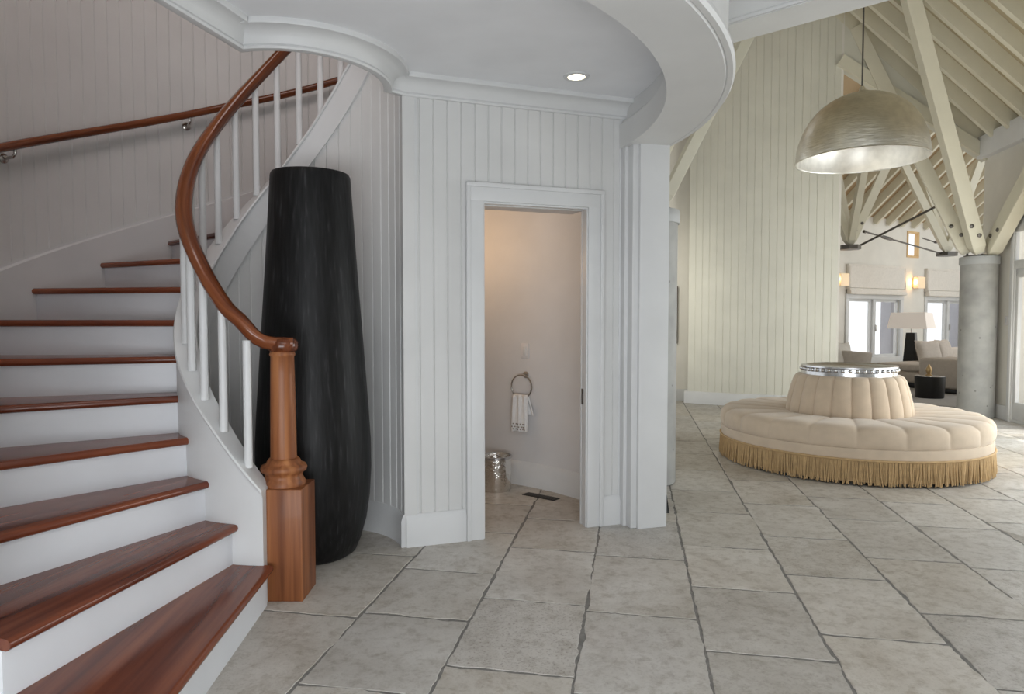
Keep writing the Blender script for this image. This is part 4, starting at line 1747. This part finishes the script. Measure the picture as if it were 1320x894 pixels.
def cushion(x, y, z, w, h, d, rz, label, mat='linen', tilt=0.3, grp=None):
    bm = bmesh.new()
    bmesh.ops.create_grid(bm, x_segments=14, y_segments=14, size=0.5)
    top = [v.co.copy() for v in bm.verts]
    fs = [[v.index for v in f.verts] for f in bm.faces]
    bm.free()
    vs, f2 = [], []
    n = len(top)
    for sg in (1, -1):
        for c in top:
            ex, ey = c.x * 2, c.y * 2
            puff = max(0, (1 - ex ** 4) * (1 - ey ** 4)) ** 0.6
            pinch = 1 - 0.10 * (1 - abs(ex)) * abs(ey) ** 3
            pinx = 1 - 0.10 * (1 - abs(ey)) * abs(ex) ** 3
            vs.append(Vector((c.x * w * pinx, sg * d / 2 * puff, c.y * h * pinch)))
    f2 = fs + [[i + n for i in reversed(f)] for f in fs]
    R = Matrix.Rotation(rz, 3, 'Z') @ Matrix.Rotation(-tilt, 3, 'X')
    mb = MB()
    mb.add([R @ v + Vector((x, y, z)) for v in vs], f2)
    o = mb.build('throw_cushion', mat, None, 70)
    return tag(o, label, 'cushion', grp)


o0 = Vector((7.74, 12.42))


def sp_(x, y):
    return o0 + FU * x - FN * y


p = sp_(1.28, 0.70); cushion(p.x, p.y, 0.68, 0.58, 0.46, 0.2, fr - 0.25, 'beige pointed cushion on the open end of the sofa')
p = sp_(1.88, 0.74); cushion(p.x, p.y, 0.69, 0.56, 0.46, 0.2, fr + 0.1, 'beige cushion on the sofa against the concrete column')

# barrel side table with a small gold ornament
bt = Vector((7.02, 11.15))
sd_ = thing('side_table', 'black drum side table in front of the sofa', 'side table', (bt.x, bt.y, 0))
MB().lathe([(0.0, 0.0), (0.205, 0.0), (0.21, 0.01), (0.228, 0.345), (0.228, 0.36), (0.0, 0.36)], (bt.x, bt.y, 0.016), 40).build('drum', 'black', sd_)
MB().lathe([(0.0, 0.358), (0.222, 0.358), (0.222, 0.366), (0.0, 0.366)], (bt.x, bt.y, 0.016), 40).build('tabletop', 'silver', sd_)
orn = MB()
orn.lathe([(0.0, 0.0), (0.05, 0.0), (0.052, 0.02), (0.03, 0.03), (0.045, 0.07), (0.05, 0.11), (0.03, 0.15), (0.012, 0.19), (0.0, 0.20)], (bt.x - 0.02, bt.y, 0.382), 10)
tag(orn.build('table_ornament', 'gold'), 'small gold ornament standing on the black drum table', 'ornament')

# barrel armchair with a pale cushion behind the settee
ac = Vector((6.62, 13.0))
ch = thing('armchair', 'grey beige armchair beyond the settee crown', 'armchair', (ac.x, ac.y, 0))
mb = MB()
vs, fs = [], []
na_ = 28
for i in range(na_ + 1):
    a_ = radians(-60 + 240 * i / na_) + radians(120)
    hh = 0.70 + 0.04 * sin(pi * i / na_)
    for r, z in ((0.36, 0.12), (0.44, hh - 0.02), (0.42, hh), (0.36, hh), (0.33, hh - 0.03), (0.28, 0.30)):
        vs.append((ac.x + r * cos(a_), ac.y + r * sin(a_), z))
for i in range(na_):
    for q in range(6):
        fs.append([i * 6 + q, i * 6 + (q + 1) % 6, i * 6 + 6 + (q + 1) % 6, i * 6 + 6 + q])
fs += [list(range(6)), [na_ * 6 + q for q in range(6)]]
mb.add(vs, fs)
mb.build('backrest', 'linen', ch, 50)
MB().lathe([(0.0, 0.12), (0.34, 0.12), (0.36, 0.16), (0.36, 0.40), (0.33, 0.44), (0.0, 0.45)], (ac.x, ac.y, 0), 32).build('seat', 'linen', ch, 50)
for dx, dy in ((-0.22, -0.22), (0.22, -0.22), (0.22, 0.22), (-0.22, 0.22)):
    MB().tube([(ac.x + dx, ac.y + dy, 0.0), (ac.x + dx * 0.95, ac.y + dy * 0.95, 0.14)], [0.018, 0.026], 8).build('leg', 'black', ch)
cushion(6.36, 12.80, 0.66, 0.42, 0.46, 0.16, 0.35, 'pale cream cushion on the armchair next to the tower edge', 'linen_pale', 0.15)

# roof struts, connectors and tie rods of the living room
n1 = Vector((6.31, 12.50, 2.68)); n2 = Vector((9.09, 13.98, 2.70))


def off(nv, du, dn_, z):
    return Vector((nv.x + FU.x * du + FN.x * dn_, nv.y + FU.y * du + FN.y * dn_, z))


def roofz(p):
    d = (Vector((p.x, p.y)) - FW0).dot(FN)
    return 3.58 + FP * d - 0.04


specs = [(n1, 1.05, 0.75, 'cream strut leaning towards the window wall centre'), (n1, -0.85, 1.25, 'tan lit strut rising upright beside the tower edge'),
         (n1, 0.55, -0.75, 'slender strut behind the upright one beside the tower'), (n1, -0.9, -0.3, 'strut rising behind the tower edge'),
         (n2, -0.75, -0.55, 'shaded strut leaning from the second steel connector to the tower side'), (n2, 0.25, -0.75, 'slim strut behind the second steel connector'),
         (n2, 0.8, 0.5, 'bolted strut from the second steel connector to the column side')]
for nv, du, dn_, lab in specs:
    q = off(nv, du, dn_, 0)
    q.z = roofz(q)
    strut(nv + Vector((0, 0, 0.05)), q, 0.115, 0.145, lab, 'cream', bolts=(lab.startswith('cream') or lab.startswith('bolted')))
for nv, lab in ((n1, 'dark steel strut connector beside the tower edge'), (n2, 'dark steel strut connector over the second window')):
    mb = MB()
    mb.prism([(nv.x + 0.19 * cos(pi / 4 * i + 0.3), nv.y + 0.19 * sin(pi / 4 * i + 0.3)) for i in range(8)], nv.z - 0.05, nv.z + 0.03)
    o = mb.build('steel_connector', 'bronze'); tag(o, lab, 'connector')


def rod(p, q, r, lab, buckle=None):
    p, q = Vector(p), Vector(q)
    o = thing('tie_rod', lab, 'tie rod', p)
    MB().tube([p, p.lerp(q, 0.5), q], r, 8).build('rod', 'bronze', o)
    d = (q - p).normalized()
    if buckle is not None:
        c_ = p.lerp(q, buckle)
        MB().tube([c_ - d * 0.17, c_ - d * 0.13, c_ + d * 0.13, c_ + d * 0.17], [r, r * 2.1, r * 2.1, r], 8).build('turnbuckle', 'bronze', o)
    MB().tube([q - d * 0.05, q], r * 1.8, 8).build('end_fork', 'bronze', o)
    return o


rod(n1 + Vector((0.15, 0.05, 0)), (7.33, 11.5, 3.29), 0.02, 'thick steel tie rod rising from the connector beside the tower')
rod(n2 - Vector((0.15, 0.05, 0.0)), (6.62, 12.6, 2.98), 0.017, 'thin steel tie rod with turnbuckle between the connectors', 0.72)
rod(n2 + Vector((0.16, 0.03, 0.0)), (9.55, 13.75, 2.92), 0.02, 'short steel tie rod running behind the concrete column')
rod((8.95, 14.6, 3.10), (9.35, 14.75, 3.02), 0.015, 'thin short tie rod across the clerestory window')
